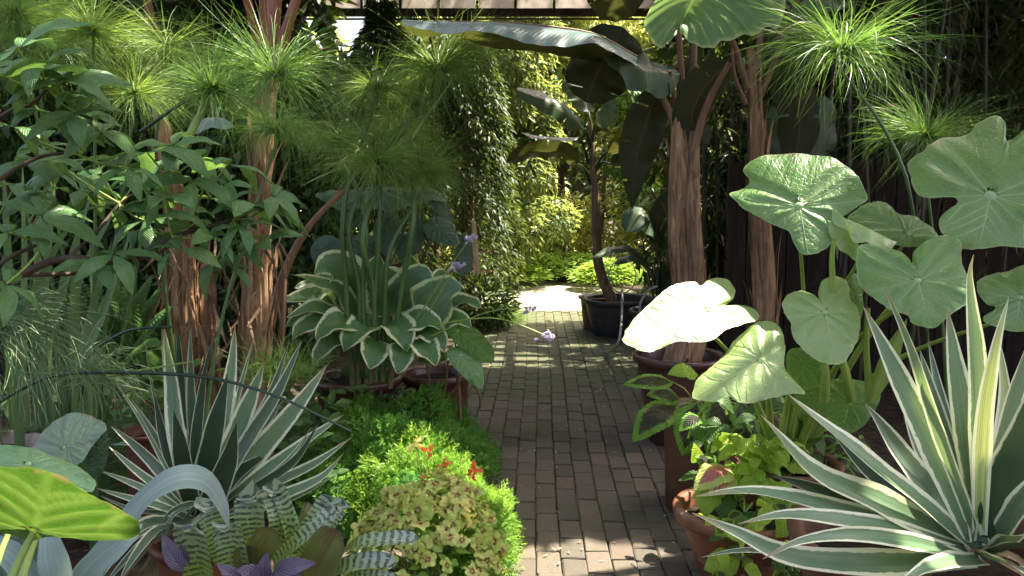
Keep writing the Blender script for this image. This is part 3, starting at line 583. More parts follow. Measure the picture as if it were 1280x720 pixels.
MAT['coleus_dark']=leafmat('dark_centred_coleus',(.09,.22,.02),(.15,.30,.035),.5,.35,.35,(.5,.7,.06),nv=9,slope=.3,vw=.3,vein=(.06,.13,.02),vamt=.35,centre=(.016,.005,.008),cw=.62,bump=.6)
MAT['coleus_pink']=leafmat('pink_centred_coleus',(.42,.5,.12),(.55,.58,.2),.5,.35,.3,(.7,.7,.2),nv=9,slope=.3,vw=.3,vein=(.5,.36,.2),vamt=.35,centre=(.45,.13,.13),cw=.5,bump=.6)
MAT['coleus_lime']=leafmat('lime_coleus',(.20,.36,.03),(.34,.46,.06),.5,.35,.4,(.62,.8,.08),nv=9,slope=.3,vw=.3,vein=(.14,.27,.03),vamt=.4,bump=.6)
MAT['filler']=leafmat('dark_understorey_leaf',(.025,.07,.012),(.05,.12,.02),.5,.35,.3,(.3,.5,.05),nv=8,slope=.3,vw=.3,vein=(.02,.05,.01),vamt=.4,bump=.5)
# ================================================================== elephant ears
def ear(outline,jn,d,n,mat,parent,name='leaf',droop=.10,rip=.03,seed=0,K=120,R=14,label=None,tip=None,axis=None,ql=3.2):
    J=W(*jn,d); n=nrm(n); nn=-n if np.dot(n,CAMP-J)<0 else n
    O=np.array([onplane(x,y,J,n) for x,y in outline]); O=resample(np.vstack([catmull(O,len(O)*10,True),O[:1]]),K+1)[:-1]
    jit=np.array([mnoise.noise((q*.55,seed*3.1,0))+.6*mnoise.noise((q*1.7,seed*3.1,5)) for q in range(len(O))]); O=J+(O-J)*(1+(.022 if axis is None else 0)*jit)[:,None]
    ex=nrm(np.cross(nn,V(0,0,1))); ey=np.cross(nn,ex); r=np.random.default_rng(seed+11)
    o2=np.stack([(O-J)@ex,(O-J)@ey],1); dist=np.linalg.norm(o2,axis=1); size=dist.mean(); idx=np.arange(K)
    if tip is None: tk=int(np.argmax(dist))
    else:
        tp=onplane(*tip,J,n)-J; tk=int(np.argmin(np.linalg.norm(o2-[tp@ex,tp@ey],axis=1)))
    th=np.arctan2(o2[:,1],o2[:,0]); T=o2[tk]; a0=math.atan2(T[1],T[0])
    def edge(an):
        q=int(np.argmin(np.abs((th-an+np.pi)%(2*np.pi)-np.pi))); return o2[q]
    lines=[[np.zeros(2),T*.5,T*.97]]
    if axis is None:
        for sg in (-1,1):
            e=edge(a0+sg*(2.35+r.normal()*.08)); lines.append([np.zeros(2),e*.5+T*0-e*.03,e*.92])
            for (f,an,ln) in ((.0,1.55,.93),(.0,.95,.93),(.18,.62,.93),(.38,.5,.94),(.58,.42,.95),(.03,1.98,.8)):
                s0=T*f; e=edge(a0+sg*(an+r.normal()*.05)); lines.append([s0,(s0+e)/2+T*.035,s0+(e-s0)*ln])
            for q in (.45,.7):
                l=lines[-6]; s0=l[0]*(1-q)+l[2]*q; e=edge(math.atan2(s0[1],s0[0])-sg*.3); lines.append([s0,(s0+e)/2,s0+(e-s0)*.8])
    lines=[catmull(np.array(l),14) for l in lines]
    pts=np.vstack(lines); ts=np.linspace(0,1,R+1)[1:]; X=[J[None]]; U=[[[0,0]]]; ph=r.random(4)*6.28
    def vdist(q): return np.sqrt(((q[:,None,:]-pts[None])**2).sum(2)).min(1)
    for t in ts:
        q2=o2*t; vd=vdist(q2)
        rp=rip*size*t**3*(np.sin(idx/K*6.28*5+ph[0])+.6*np.sin(idx/K*6.28*11+ph[1]))+size*.12*np.clip(vd/size,0,.16)*(1-t**6)*ql
        bumpy=.03*size*np.array([mnoise.noise(tuple((J+(O[q]-J)*t)*8+seed)) for q in range(K)])*t
        hh=-droop*size*t**2.2+rp+bumpy+.035*size*np.sin(idx/K*6.28*2+ph[2])*t*t
        if axis is not None: hh=-droop*size*t**2+rip*size*t*t*np.sin(idx/K*6.28*4+ph[0])
        X.append(J+(O-J)*t+nn*hh[:,None])
        if axis is None: U.append(np.stack([vd*10,np.full(K,t)],1))
        else:
            A0=onplane(*axis[0],J,n)-J; A1=onplane(*axis[1],J,n)-J; A0=np.array([A0@ex,A0@ey]); A1=np.array([A1@ex,A1@ey]); ax=(A1-A0); l_=np.linalg.norm(ax); ax/=l_; q=q2-A0
            U.append(np.stack([np.clip(.5+(q[:,0]*-ax[1]+q[:,1]*ax[0])/(l_*3),0,1),q@ax/l_*.6],1))
    if axis is not None: U[0]=[U[1].mean(0)]
    X=np.vstack(X);U=np.vstack(U); g=Geo(); f=[]
    for j in range(R-1):
        b=1+j*K; a=np.arange(K); f.append(np.stack([b+a,b+(a+1)%K,b+K+(a+1)%K,b+K+a],1))
    g.add(X,np.vstack(f),U,r.random()); g.f.append(np.stack([np.zeros(K,int),1+np.arange(K),1+(np.arange(K)+1)%K],1))
    o=build(g,name,MAT[mat],parent)
    if label: o['label']=label
    if axis is None and mat in VEIN:
        def surf(q):
            an=math.atan2(q[1],q[0]); k=int(np.argmin(np.abs((th-an+np.pi)%(2*np.pi)-np.pi))); t=min(1,np.linalg.norm(q)/max(dist[k],1e-6)); fr=t*R; j=int(min(R-1,math.floor(fr))); f=fr-j
            a=X[0] if j==0 else X[1+(j-1)*K+k]; return J+q[0]*ex+q[1]*ey + nn*(((a*(1-f)+X[1+j*K+k]*f)-J)@nn)
        vg=Geo()
        for li,l in enumerate(lines):
            P=np.array([surf(q)+nn*.0012 for q in l]); w0=.0045 if li==0 else (.0038 if li in (1,9) else .0026); w0*=size/.19
            tl=nrm(np.gradient(P,axis=0)); S=np.cross(tl,nn); ww=np.linspace(w0,w0*.25,len(P))[:,None]
            Y=np.stack([P-S*ww-nn*.002,P+nn*.0012,P+S*ww-nn*.002],1).reshape(-1,3); i=np.arange(len(P)-1)*3
            vg.add(Y,np.vstack([np.stack([i,i+1,i+4,i+3],1),np.stack([i+1,i+2,i+5,i+4],1)]),None,.5)
        kk=12; aa=np.linspace(0,6.283,kk+1)[:-1]; rr=.0085*size/.19; lift=max(0,float(np.max((X[1:1+K]-J)@nn)))
        vg.add(np.vstack([J+ex*(rr*1.7*np.cos(aa))[:,None]+ey*(rr*1.7*np.sin(aa))[:,None]+nn*(lift*.5-.001),J+ex*(rr*.8*np.cos(aa))[:,None]+ey*(rr*.8*np.sin(aa))[:,None]+nn*(lift+.002),(J+nn*(lift+.003))[None]]),[[q,(q+1)%kk,kk+(q+1)%kk,kk+q] for q in range(kk)],None,.5); vg.f.append(np.array([[vg.n-1-kk+q,vg.n-1-kk+(q+1)%kk,vg.n-1] for q in range(kk)]))
        build(vg,'vein',MAT[VEIN[mat]],o)
    return J,nn
def petiole(parent,J,nn,root,mat='petiole_green',r0=.007,r1=.013,sag=.12,name='petiole'):
    J=np.asarray(J)-nn*.010; root=np.asarray(root); m=(J+root)/2+V(0,0,sag)-nn*.06
    g=Geo(); tube(g,[root,m,J+V(0,.0,-.03)-nn*.03,J],[r1*1.5,r1,r0,r0*.8],9,18); return build(g,name,MAT[mat],parent)
b1=V(1.16,3.35,.42); e1=thing('elephant_ear',b1,'tall elephant ear with big blue green leaves in front of the fence','elephant ear','elephant ears on the right')
TOC=lambda x,y,z: nrm(V(x,y,z))
L=[([(912,238),(930,228),(938,220),(929,205),(955,190),(1000,186),(1035,193),(1065,210),(1082,232),(1085,245),(1072,256),(1048,270),(1046,285),(1036,300),(1019,312),(1003,313),(992,300),(985,286),(962,275),(936,262),(920,250)],(999,257),2.75,(-.25,-.72,.6),'ear',1,(1010,313)),
 ([(1140,215),(1138,195),(1160,180),(1180,165),(1213,160),(1225,145),(1245,138),(1258,150),(1262,172),(1300,150),(1335,190),(1335,260),(1300,300),(1250,303),(1205,305),(1190,295),(1178,285),(1176,270),(1185,260),(1198,252),(1190,244),(1165,242),(1148,235)],(1238,245),2.6,(-.2,-.75,.6),'ear',2,(1225,303)),
 ([(1072,310),(1078,303),(1100,302),(1130,313),(1141,328),(1145,311),(1160,297),(1180,290),(1203,300),(1204,325),(1218,355),(1213,375),(1195,388),(1180,400),(1165,407),(1142,401),(1137,391),(1115,385),(1098,370),(1078,355),(1072,335)],(1147,351),2.45,(-.1,-.8,.55),'ear',3,(1165,407)),
 ([(1222,352),(1232,341),(1260,336),(1290,330),(1335,350),(1335,400),(1272,410),(1240,405),(1229,396),(1240,388),(1246,380),(1234,378),(1224,366)],(1275,372),2.55,(-.2,-.7,.65),'ear',4,(1270,410)),
 ([(1062,270),(1090,250),(1112,250),(1124,265),(1150,270),(1173,290),(1168,302),(1140,306),(1110,303),(1080,296)],(1135,292),2.85,(.1,-.8,.5),'ear',5,(1085,262))]
for (ol,jn,d,n,mt,sd,tp_) in L:
    J,nn=ear(ol,jn,d,n,mt,e1,seed=sd,tip=tp_); petiole(e1,J,nn,b1+V(rng.normal()*.04,rng.normal()*.03,.05))
# the young leaf still folded
g=Geo(); strap(g,[W(1120,303,2.7),W(1085,285,2.66),W(1055,272,2.66),W(1040,258,2.68)],M(40,2.7),V(-.1,-.3,.9),'ovate',26,11,fold=-.9,wave=.10,wavef=4,rnd=.6,quilt=.03,nv=7)
strap(g,[W(1045,262,2.68),W(1052,290,2.66),W(1066,312,2.66),W(1075,330,2.66)],M(26,2.7),V(-.6,-.7,.2),'lance',20,9,fold=.5,wave=.08,wavef=3,rnd=.3)
o=build(g,'folded_leaf',MAT['ear_lime'],e1); o['label']='crumpled yellow green young leaf still half folded'
petiole(e1,W(1075,325,2.68),V(0,-1,0),b1+V(.03,0,.1))
for (a,b_,c) in (((1085,385),(1083,440),(1088,500)),((1043,300),(1040,330),(1045,420))):
    g=Geo(); tube(g,[W(*a,2.6),W(*b_,2.62),W(*c,2.66)],[.007,.010,.013],9,12); build(g,'petiole',MAT['petiole_green'],e1)
g=Geo(); strap(g,[W(1088,505,2.62),W(1108,450,2.6),W(1134,398,2.58)],M(24,2.6),V(-.7,-.7,.1),'lance',16,7,fold=-.7); build(g,'leaf_sheath',MAT['petiole_green'],e1)
b2=V(1.06,3.28,.42); e2=thing('elephant_ear',b2,'lower elephant ear with sunlit lime leaves hanging over the pots','elephant ear','elephant ears on the right')
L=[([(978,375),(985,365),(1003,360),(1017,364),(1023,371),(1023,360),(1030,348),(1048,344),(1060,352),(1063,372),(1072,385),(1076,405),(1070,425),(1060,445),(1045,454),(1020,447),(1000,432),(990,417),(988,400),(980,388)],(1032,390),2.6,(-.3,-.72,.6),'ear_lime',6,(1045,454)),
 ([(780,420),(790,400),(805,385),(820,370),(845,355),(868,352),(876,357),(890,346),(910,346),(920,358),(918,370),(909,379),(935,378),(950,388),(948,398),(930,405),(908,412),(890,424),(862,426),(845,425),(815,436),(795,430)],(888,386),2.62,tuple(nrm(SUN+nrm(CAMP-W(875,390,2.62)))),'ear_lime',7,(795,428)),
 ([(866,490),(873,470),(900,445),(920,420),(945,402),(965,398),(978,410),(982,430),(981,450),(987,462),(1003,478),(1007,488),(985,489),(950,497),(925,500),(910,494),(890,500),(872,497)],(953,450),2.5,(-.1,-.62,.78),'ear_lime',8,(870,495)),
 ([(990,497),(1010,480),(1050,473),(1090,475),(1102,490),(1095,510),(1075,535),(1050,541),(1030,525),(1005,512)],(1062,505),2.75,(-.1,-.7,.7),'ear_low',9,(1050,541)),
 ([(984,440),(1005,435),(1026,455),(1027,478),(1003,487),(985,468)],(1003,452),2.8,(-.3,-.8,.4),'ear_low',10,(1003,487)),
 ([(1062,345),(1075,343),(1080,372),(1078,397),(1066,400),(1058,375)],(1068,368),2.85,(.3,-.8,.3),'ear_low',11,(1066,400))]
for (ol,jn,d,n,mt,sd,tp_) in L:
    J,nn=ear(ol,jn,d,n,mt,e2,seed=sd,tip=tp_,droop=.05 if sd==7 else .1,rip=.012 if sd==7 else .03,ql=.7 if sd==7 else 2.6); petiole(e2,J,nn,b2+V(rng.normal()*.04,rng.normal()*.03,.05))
for (a,b_,c) in (((1030,450),(1032,470),(1030,500)),((1052,446),(1058,470),(1064,500))):
    g=Geo(); tube(g,[W(*a,2.62),W(*b_,2.62),W(*c,2.66)],[.012,.014,.016],9,10); build(g,'petiole',MAT['petiole_green'],e2)
# ================================================================== variegated agave, right
def agave(name,label,base,spec,mats,group,cat='agave',ws=1.12,extra=0):
    t=thing(name,base,label,cat,group); spec=list(spec)
    for q in range(extra):
        s=spec[int(rng.integers(0,len(spec)))]; dx=rng.uniform(-22,22); pts=[(p[0]+dx*(1-i/(len(s[0])-1.)),p[1]+rng.uniform(-4,26)*(1-i/(len(s[0])-1.)),p[2]+.07) for i,p in enumerate(s[0])]; spec.append((pts,s[1]*.7,('agave_dull','agave','agave_dark')[q%3]))
    for q in range(4):
        a=(-1)**q; bx_=base; e=V(bx_[0]+a*rng.uniform(.12,.28),bx_[1]-rng.uniform(.0,.15),bx_[2]-rng.uniform(.08,.2)); g=Geo(); strap(g,[np.asarray(bx_,float),(np.asarray(bx_)+e)/2+V(0,0,.05),e],.025,V(0,-.6,.8),'agave',14,5,fold=.6,wave=.1); o=build(g,'leaf',MAT['dry_leaf'],t); o['label']='dry brown lower leaf'
    for s in spec:
        pts,wd,mt=s[0],s[1],s[2]; opt=s[3] if len(s)>3 else {}
        dm=sum(p[2] for p in pts)/len(pts); hint=opt.get('hint',V(-.1,-.75,.65))
        P=[W(*p) for p in pts][::-1]
        g=Geo(); strap(g,P,M(wd*ws,dm),hint,'agave',26,9,fold=opt.get('fold',.28),wave=opt.get('wave',.03),wavef=2.3,twist=opt.get('tw',float(rng.normal()*.22)),curl=opt.get('curl',0)); build(g,'leaf',MAT[mt],t)
    return t
D=2.15; A,Yl,Du,Dk='agave','agave_yellow','agave_dull','agave_dark'
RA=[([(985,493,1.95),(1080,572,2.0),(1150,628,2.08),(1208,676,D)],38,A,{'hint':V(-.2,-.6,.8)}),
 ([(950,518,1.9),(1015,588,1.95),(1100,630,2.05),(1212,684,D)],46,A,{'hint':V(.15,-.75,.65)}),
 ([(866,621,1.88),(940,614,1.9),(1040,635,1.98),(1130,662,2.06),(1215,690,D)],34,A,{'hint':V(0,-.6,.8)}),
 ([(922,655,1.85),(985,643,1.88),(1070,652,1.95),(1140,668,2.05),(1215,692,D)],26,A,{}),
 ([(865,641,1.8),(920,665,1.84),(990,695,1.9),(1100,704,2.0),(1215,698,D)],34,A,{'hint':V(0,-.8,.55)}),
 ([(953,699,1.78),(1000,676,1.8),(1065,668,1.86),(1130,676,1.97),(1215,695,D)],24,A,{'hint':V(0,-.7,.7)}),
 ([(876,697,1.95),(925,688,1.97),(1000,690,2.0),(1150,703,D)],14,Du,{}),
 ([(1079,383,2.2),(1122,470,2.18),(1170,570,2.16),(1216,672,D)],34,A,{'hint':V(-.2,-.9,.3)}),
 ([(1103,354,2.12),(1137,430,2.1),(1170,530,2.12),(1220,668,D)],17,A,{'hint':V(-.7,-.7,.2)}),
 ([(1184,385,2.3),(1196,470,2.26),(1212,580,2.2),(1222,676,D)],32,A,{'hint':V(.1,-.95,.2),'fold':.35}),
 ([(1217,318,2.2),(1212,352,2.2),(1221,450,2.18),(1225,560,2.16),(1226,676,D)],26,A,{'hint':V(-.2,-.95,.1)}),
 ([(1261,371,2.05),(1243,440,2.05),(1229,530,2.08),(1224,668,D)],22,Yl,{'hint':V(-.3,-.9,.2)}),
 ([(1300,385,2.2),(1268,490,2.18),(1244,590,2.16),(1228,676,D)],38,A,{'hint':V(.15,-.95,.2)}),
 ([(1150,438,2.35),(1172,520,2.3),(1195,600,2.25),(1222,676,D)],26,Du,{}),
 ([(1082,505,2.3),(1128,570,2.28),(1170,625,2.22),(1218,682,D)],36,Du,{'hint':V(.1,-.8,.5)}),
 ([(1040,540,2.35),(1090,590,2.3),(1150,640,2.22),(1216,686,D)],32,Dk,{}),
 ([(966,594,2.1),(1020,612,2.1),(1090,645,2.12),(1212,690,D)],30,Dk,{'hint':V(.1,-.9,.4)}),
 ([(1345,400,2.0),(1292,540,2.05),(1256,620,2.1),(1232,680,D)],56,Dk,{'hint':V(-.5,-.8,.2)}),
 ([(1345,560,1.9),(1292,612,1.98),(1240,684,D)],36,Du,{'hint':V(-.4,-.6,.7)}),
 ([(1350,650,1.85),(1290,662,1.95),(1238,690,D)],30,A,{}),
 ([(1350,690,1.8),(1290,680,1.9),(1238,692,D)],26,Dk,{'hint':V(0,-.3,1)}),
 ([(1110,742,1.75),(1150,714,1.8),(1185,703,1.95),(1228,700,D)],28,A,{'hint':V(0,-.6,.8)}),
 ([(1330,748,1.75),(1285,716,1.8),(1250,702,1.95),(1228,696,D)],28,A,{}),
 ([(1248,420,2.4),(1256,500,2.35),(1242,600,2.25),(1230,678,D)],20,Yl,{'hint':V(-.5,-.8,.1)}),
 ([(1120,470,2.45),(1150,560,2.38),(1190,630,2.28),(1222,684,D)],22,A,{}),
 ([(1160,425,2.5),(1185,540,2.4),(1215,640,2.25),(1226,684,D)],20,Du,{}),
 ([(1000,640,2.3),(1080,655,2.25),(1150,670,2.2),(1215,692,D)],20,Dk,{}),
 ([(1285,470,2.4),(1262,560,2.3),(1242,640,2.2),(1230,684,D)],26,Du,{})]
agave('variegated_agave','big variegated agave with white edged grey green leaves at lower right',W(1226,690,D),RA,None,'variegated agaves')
# ================================================================== pots on the right
def pot(name,label,c,prof,mat,soilz,rsoil,group='pots beside the path',cat='pot',wob=0):
    c=np.asarray(c,float); t=thing(name,c,label,cat,group); zs=[p[1] for p in prof]; top=max(range(len(prof)),key=lambda q:zs[q])
    rimstart=max(1,top-4); g=Geo(); lathe(g,prof[:rimstart+1],c,56,wob); build(g,'body',MAT[mat],t)
    g=Geo(); lathe(g,prof[rimstart:],c,56,wob); build(g,'rim',MAT[mat],t)
    g=Geo(); k=40; a=np.linspace(0,6.283,k+1)[:-1]; g.add(np.vstack([np.stack([c[0]+rsoil*np.cos(a),c[1]+rsoil*np.sin(a),np.full(k,c[2]+soilz)],1),[[c[0],c[1],c[2]+soilz+.02]]]),[[j,(j+1)%k,k] for j in range(k)]); build(g,'soil',MAT['soil'],t); return t
def rimmed(rb,rt,h,lip=.025,th=.02):   # foot, belly, rolled rim, inner wall
    return [(0,0),(rb,.0),(rb+.01,.01),((rb*.45+rt*.55),h*.45),(rt-.01,h*.8),(rt-.008,h-lip*1.9),(rt+lip*.7,h-lip*1.6),(rt+lip,h-lip*.5),(rt+lip*.6,h),(rt-th*.5,h-.004),(rt-th,h-.03),(rt-th-.01,h-.12)]
pot('glazed_pot','dark oxblood pot holding the nearest tall banana right of the path',V(1.00,4.98,0),rimmed(.155,.255,.57,.028),'glaze',.47,.23)
pot('terracotta_pot','tall plain terracotta pot under the dark centred coleus',V(.90,3.92,0),rimmed(.15,.185,.52,.014),'terracotta_dk',.46,.165)
pot('terracotta_pot','round terracotta pot with a sunlit rim nearest the path bottom right',V(.88,3.12,0),rimmed(.12,.235,.345,.03),'terracotta',.29,.21)
pot('terracotta_pot','wide terracotta pot under the big variegated agave',V(1.2,2.34,0),rimmed(.24,.36,.56,.03),'terracotta_dk',.48,.30)
pot('planter','dark grey round planter with the little banana where the path ends',V(1.13,8.75,0),rimmed(.27,.37,.42,.03),'blackpot',.34,.34)
pot('terracotta_pot','small brown pot half hidden behind the dark grey planter',V(.92,9.05,0),rimmed(.13,.19,.40,.02),'terracotta_dk',.34,.17)
pot('planter','dark planter with the blue grey leaved plant behind the oxblood pot',V(1.42,8.0,0),rimmed(.2,.28,.4,.025),'blackpot',.33,.25)
pot('terracotta_pot','dark terracotta pot under the elephant ears behind the lime coleus',V(1.11,3.32,0),rimmed(.15,.2,.46,.02),'terracotta_dk',.4,.18)
# ================================================================== coleus
def tleaf(mat_name,prof,n=16,nu=7,fold=.2,bend=.25,wave=.0,asp=.7,serr=.0,quilt=.0,nv=0):
    g=Geo(); strap(g,[V(0,0,0),V(0,.5,.06),V(0,1,-bend)],asp,V(0,0,1),prof,n,nu,fold=fold,wave=wave,wavef=3,rnd=0,serr=serr,quilt=quilt,nv=nv); me=g.mesh('leaf'); me.materials.append(MAT[mat_name]); return me
def coleus(label,base,spec,stem_n=5,group='coleus in the pots'):
    t=thing('coleus',base,label,'coleus',group); base=np.asarray(base)
    for (pts,wd,mt,*h) in spec:
        dm=sum(p[2] for p in pts)/len(pts); P=[W(*p) for p in pts]; g=Geo()
        strap(g,P,M(wd,dm),h[0] if h else V(-.2,-.7,.7),'ovate',32,11,fold=-.15,wave=.03,wavef=3,serr=.045,quilt=.03,nv=8); o=build(g,'leaf',MAT[mt],t)
        g=Geo(); tube(g,[base+V(rng.normal()*.02,rng.normal()*.02,0),(base+P[0])/2+V(0,0,.04),P[0]],[.005,.004,.003],6,8); build(g,'stem',MAT['petiole_green'],t)
    return t
c0=V(.90,3.92,.46); d=3.85; CD='coleus_dark'
tc=coleus('coleus with dark centres and lime edges spilling over the tall terracotta pot',c0,[
 ([(848,506,3.8),(818,520,3.7),(790,553,3.66)],46,CD),([(872,503,3.75),(862,538,3.66),(853,570,3.64)],46,CD,V(-.1,-.9,.45)),
 ([(905,492,3.7),(898,535,3.6),(890,578,3.58)],54,CD,V(.1,-.9,.45)),([(842,478,3.85),(812,476,3.8),(778,481,3.78)],26,CD),
 ([(872,468,3.85),(855,462,3.8),(834,468,3.78)],26,'coleus_lime'),([(925,500,3.7),(935,535,3.6),(930,565,3.58)],44,CD,V(.3,-.8,.5)),
 ([(875,500,3.95),(895,480,3.9),(915,472,3.88)],30,CD),([(850,500,3.95),(830,492,3.9),(808,494,3.86)],30,CD),([(940,520,3.75),(965,540,3.7),(975,560,3.68)],36,CD),
 ([(880,510,3.9),(878,525,3.82),(872,545,3.78)],34,'filler'),([(950,505,3.85),(965,512,3.8),(985,528,3.76)],36,'filler')])
c1_=V(.88,3.12,.36)
tp=coleus('coleus with a pink centred leaf and pale lime edges in the round pot',c1_,[
 ([(915,585,3.12),(893,590,3.05),(866,614,3.02)],44,'coleus_pink',V(-.2,-.5,.85)),([(918,592,3.1),(900,606,3.02),(884,620,3.0)],32,'coleus_pink',V(-.1,-.7,.7)),
 ([(900,600,3.1),(885,625,3.04),(882,648,3.02)],36,'coleus_lime',V(-.1,-.9,.4)),([(912,610,3.1),(908,632,3.04),(905,655,3.02)],30,'filler',V(.1,-.9,.4)),
 ([(925,700,2.9),(905,702,2.88),(880,712,2.86)],40,'coleus_lime',V(0,-.7,.7)),([(930,640,3.0),(945,655,2.95),(935,668,2.94)],26,'filler')])
lm=thing('coleus',V(.98,3.2,.4),'small leaved lime green coleus between the round pot and the agave','coleus','coleus in the pots'); LT=[tleaf('coleus_lime','ovate',18,7,.1,.2,.03,.75,.05,.03,7) for _ in range(3)]
for j in range(110):
    px,py=(rng.uniform(905,992),rng.uniform(543,612)) if j<80 else (rng.uniform(880,985),rng.uniform(598,650)); dd=3.15+rng.uniform(-.15,.12); a=rng.uniform(0,6.28)
    inst('leaf',LT[j%3],lm,W(px,py,dd),V(math.cos(a),math.sin(a)*.7-.2,-.25+rng.normal()*.2),V(rng.normal()*.3,-.45+rng.normal()*.2,1),rng.uniform(.055,.085))
g=Geo()
for j in range(14):
    p=W(rng.uniform(915,985),rng.uniform(550,600),3.18); tube(g,[V(.98,3.2,.38)+rng.normal(size=3)*.02,p-V(0,0,.03),p],[.004,.003,.002],5,6)
build(g,'stem',MAT['petiole_green'],lm)
FT=[tleaf('filler','ovate',10,5,.1,.25,.03,.6),tleaf('coleus_dark','ovate',14,7,.1,.25,.03,.66,.05)]
fl_=thing('leafy_plant',V(1.0,3.4,.2),'dark leafy plant filling the shade under the elephant ears','plant')
for j in range(110):
    px,py=rng.uniform(870,1075),rng.uniform(478,600); dd=3.35+rng.uniform(-.15,.3); a=rng.uniform(0,6.28)
    inst('leaf',FT[j%2],fl_,W(px,py,dd),V(math.cos(a),math.sin(a)*.7-.2,-.3+rng.normal()*.2),V(rng.normal()*.3,-.5,1),rng.uniform(.07,.13))
for j in range(46):
    px,py=rng.uniform(895,1010),rng.uniform(628,722); dd=2.75+rng.uniform(-.1,.2); a=rng.uniform(0,6.28)
    inst('leaf',(FT+LT)[j%4],fl_ if j%4<2 else lm,W(px,py,dd),V(math.cos(a),math.sin(a)*.7-.3,-.35+rng.normal()*.2),V(rng.normal()*.3,-.6,.9),rng.uniform(.05,.09))
# ================================================================== banana plants
def sheath_trunk(t,pts,r,mat='bananabark',strips=16,seed=1,n=34):
    g=Geo(); P=tube(g,pts,r,64,n,lump=.26,lumpf=4.6); build(g,'trunk',MAT[mat],t)
    rr=np.interp(np.linspace(0,1,n),np.linspace(0,1,len(r)),r); g=Geo()
    for j in range(strips):
        i0=int(rng.integers(1,n-9)); ln_=int(rng.integers(5,9)); a=rng.uniform(0,6.28); q=[]
        lift=rng.choice([.01,.015,.02,.04,.08])
        for e in range(0,ln_+1,2):
            f=e/ln_; dv=V(math.cos(a+f*.15),math.sin(a+f*.15),0); q.append(P[i0+e]+dv*(rr[i0+e]*1.05+.002+lift*(f**2.)))
        strap(g,q,rng.uniform(.015,.05),V(math.cos(a),math.sin(a),0),'strap',10,5,fold=-.3,wave=.04,wavef=2)
    build(g,'dry_sheath',MAT[mat],t)['kind']='stuff'; return P
DR=5.0; bb=V(1.0,4.98,.47)
r1=thing('banana_plant',bb,'tall banana with a lumpy brown trunk rising from the oxblood pot','banana plant','banana plants')
top=W(856,150,DR)
sheath_trunk(r1,[bb,W(862,400,DR),W(855,300,DR),W(851,215,DR),W(846,140,DR)],[.105,.096,.088,.07,.028],'bananabark',60)
g=Geo(); tube(g,[W(872,420,4.93),W(869,330,4.92),W(866,240,4.93),W(868,165,4.97)],[.05,.05,.045,.03],16,20,lump=.14); o=build(g,'trunk',MAT['bananabark2'],r1); o['label']='second paler stem grown against the main trunk'
for (pp,ra) in ((((852,200,5.0),(835,135,5.0),(800,85,4.95),(762,60,4.9)),[.026,.022,.016,.012]),(((866,190,4.95),(884,130,4.9),(912,78,4.8)),[.026,.022,.014]),(((856,180,5.05),(853,110,5.05),(848,30,5.0),(846,-60,4.95)),[.024,.02,.017,.014]),
    (((862,175,5.05),(866,120,5.1),(868,60,5.1),(872,-40,5.1)),[.022,.02,.017,.012]),(((847,160,5.02),(842,120,5.0),(838,90,4.95)),[.018,.014,.01])):
    g=Geo(); tube(g,[W(*q) for q in pp],ra,10,18); build(g,'petiole',MAT['petiole_brown'],r1)
def bleaf(t,pts,wd,mat,hint,fold=-.25,wave=.06,wavef=3,label=None,nu=13,prof='banana',asym=1):
    dm=sum(p[2] for p in pts)/len(pts); g=Geo(); strap(g,[W(*p) for p in pts],M(wd,dm),hint,prof,72,nu,fold=fold,wave=wave,wavef=wavef,asym=asym,tear=3 if wd>25 else 0); o=build(g,'leaf',MAT[mat],t)
    if label:o['label']=label
bleaf(r1,[(778,34,5.0),(765,60,5.0),(745,95,5.0),(733,128,5.0)],84,'banana_under',V(-.2,-1,-.1),fold=-.3,wave=.11,label='dark brown leaf hanging straight down over the path')
bleaf(r1,[(850,92,5.0),(815,88,4.9),(785,80,4.85),(755,70,4.8)],66,'banana',V(0,-.8,.5),fold=-.3,wave=.08,prof='ovate')
bleaf(r1,[(838,85,5.1),(812,140,5.12),(795,200,5.14),(790,262,5.14)],52,'banana_under',V(-.1,-1,0),fold=-.35,wave=.15,prof='lance',label='withered dark leaf hanging beside the trunk')
bleaf(r1,[(912,78,4.85),(880,110,4.9),(865,150,4.95),(885,180,4.95)],50,'banana_under',V(.1,-1,0),fold=-.3)
bleaf(r1,[(790,20,5.05),(775,0,5.0),(745,-40,4.9)],70,'banana_under',V(-.2,-1,-.4))
def halfleaf(g,mid,marg,dm,de,n=60,m=12,pleat=.006,sag=.03):
    A=resample(catmull(np.array([W(*p,dm) for p in mid]),80),n); B=resample(catmull(np.array([W(*p,de) for p in marg]),80),n); X=[];U=[]
    for i in range(n):
        for j in range(m):
            f=j/(m-1); p=A[i]*(1-f)+B[i]*f+V(0,-sag*math.sin(f*math.pi*.9),sag*math.sin(f*math.pi))+V(0,-1,.5)*(pleat*math.sin(i/n*75)*f+.012*math.sin(i/n*17+1)*f*f); X.append(p); U.append((.5+f*.5,i/n))
    X=np.array(X); i=(np.arange(n-1)[:,None]*m+np.arange(m-1)[None,:]).ravel(); g.add(X,np.stack([i,i+1,i+m+1,i+m],1),U,.4)
HL_=[(796,72),(745,44),(690,34),(640,29),(560,27),(503,27)]
NEAR=[(795,84),(765,66),(740,52),(705,59),(665,57),(625,42),(592,39),(562,45),(530,36),(503,29)]
FAR=[(796,90),(770,80),(735,73),(690,69),(640,62),(600,55),(565,44),(535,47),(505,38),(500,29)]
g=Geo(); halfleaf(g,HL_,NEAR,4.78,4.62,sag=.015,pleat=.003); o=build(g,'leaf',MAT['banana_sky_sheen'],r1); o['label']='long wavy leaf with its blue sky sheen painted in, reaching left across the path'
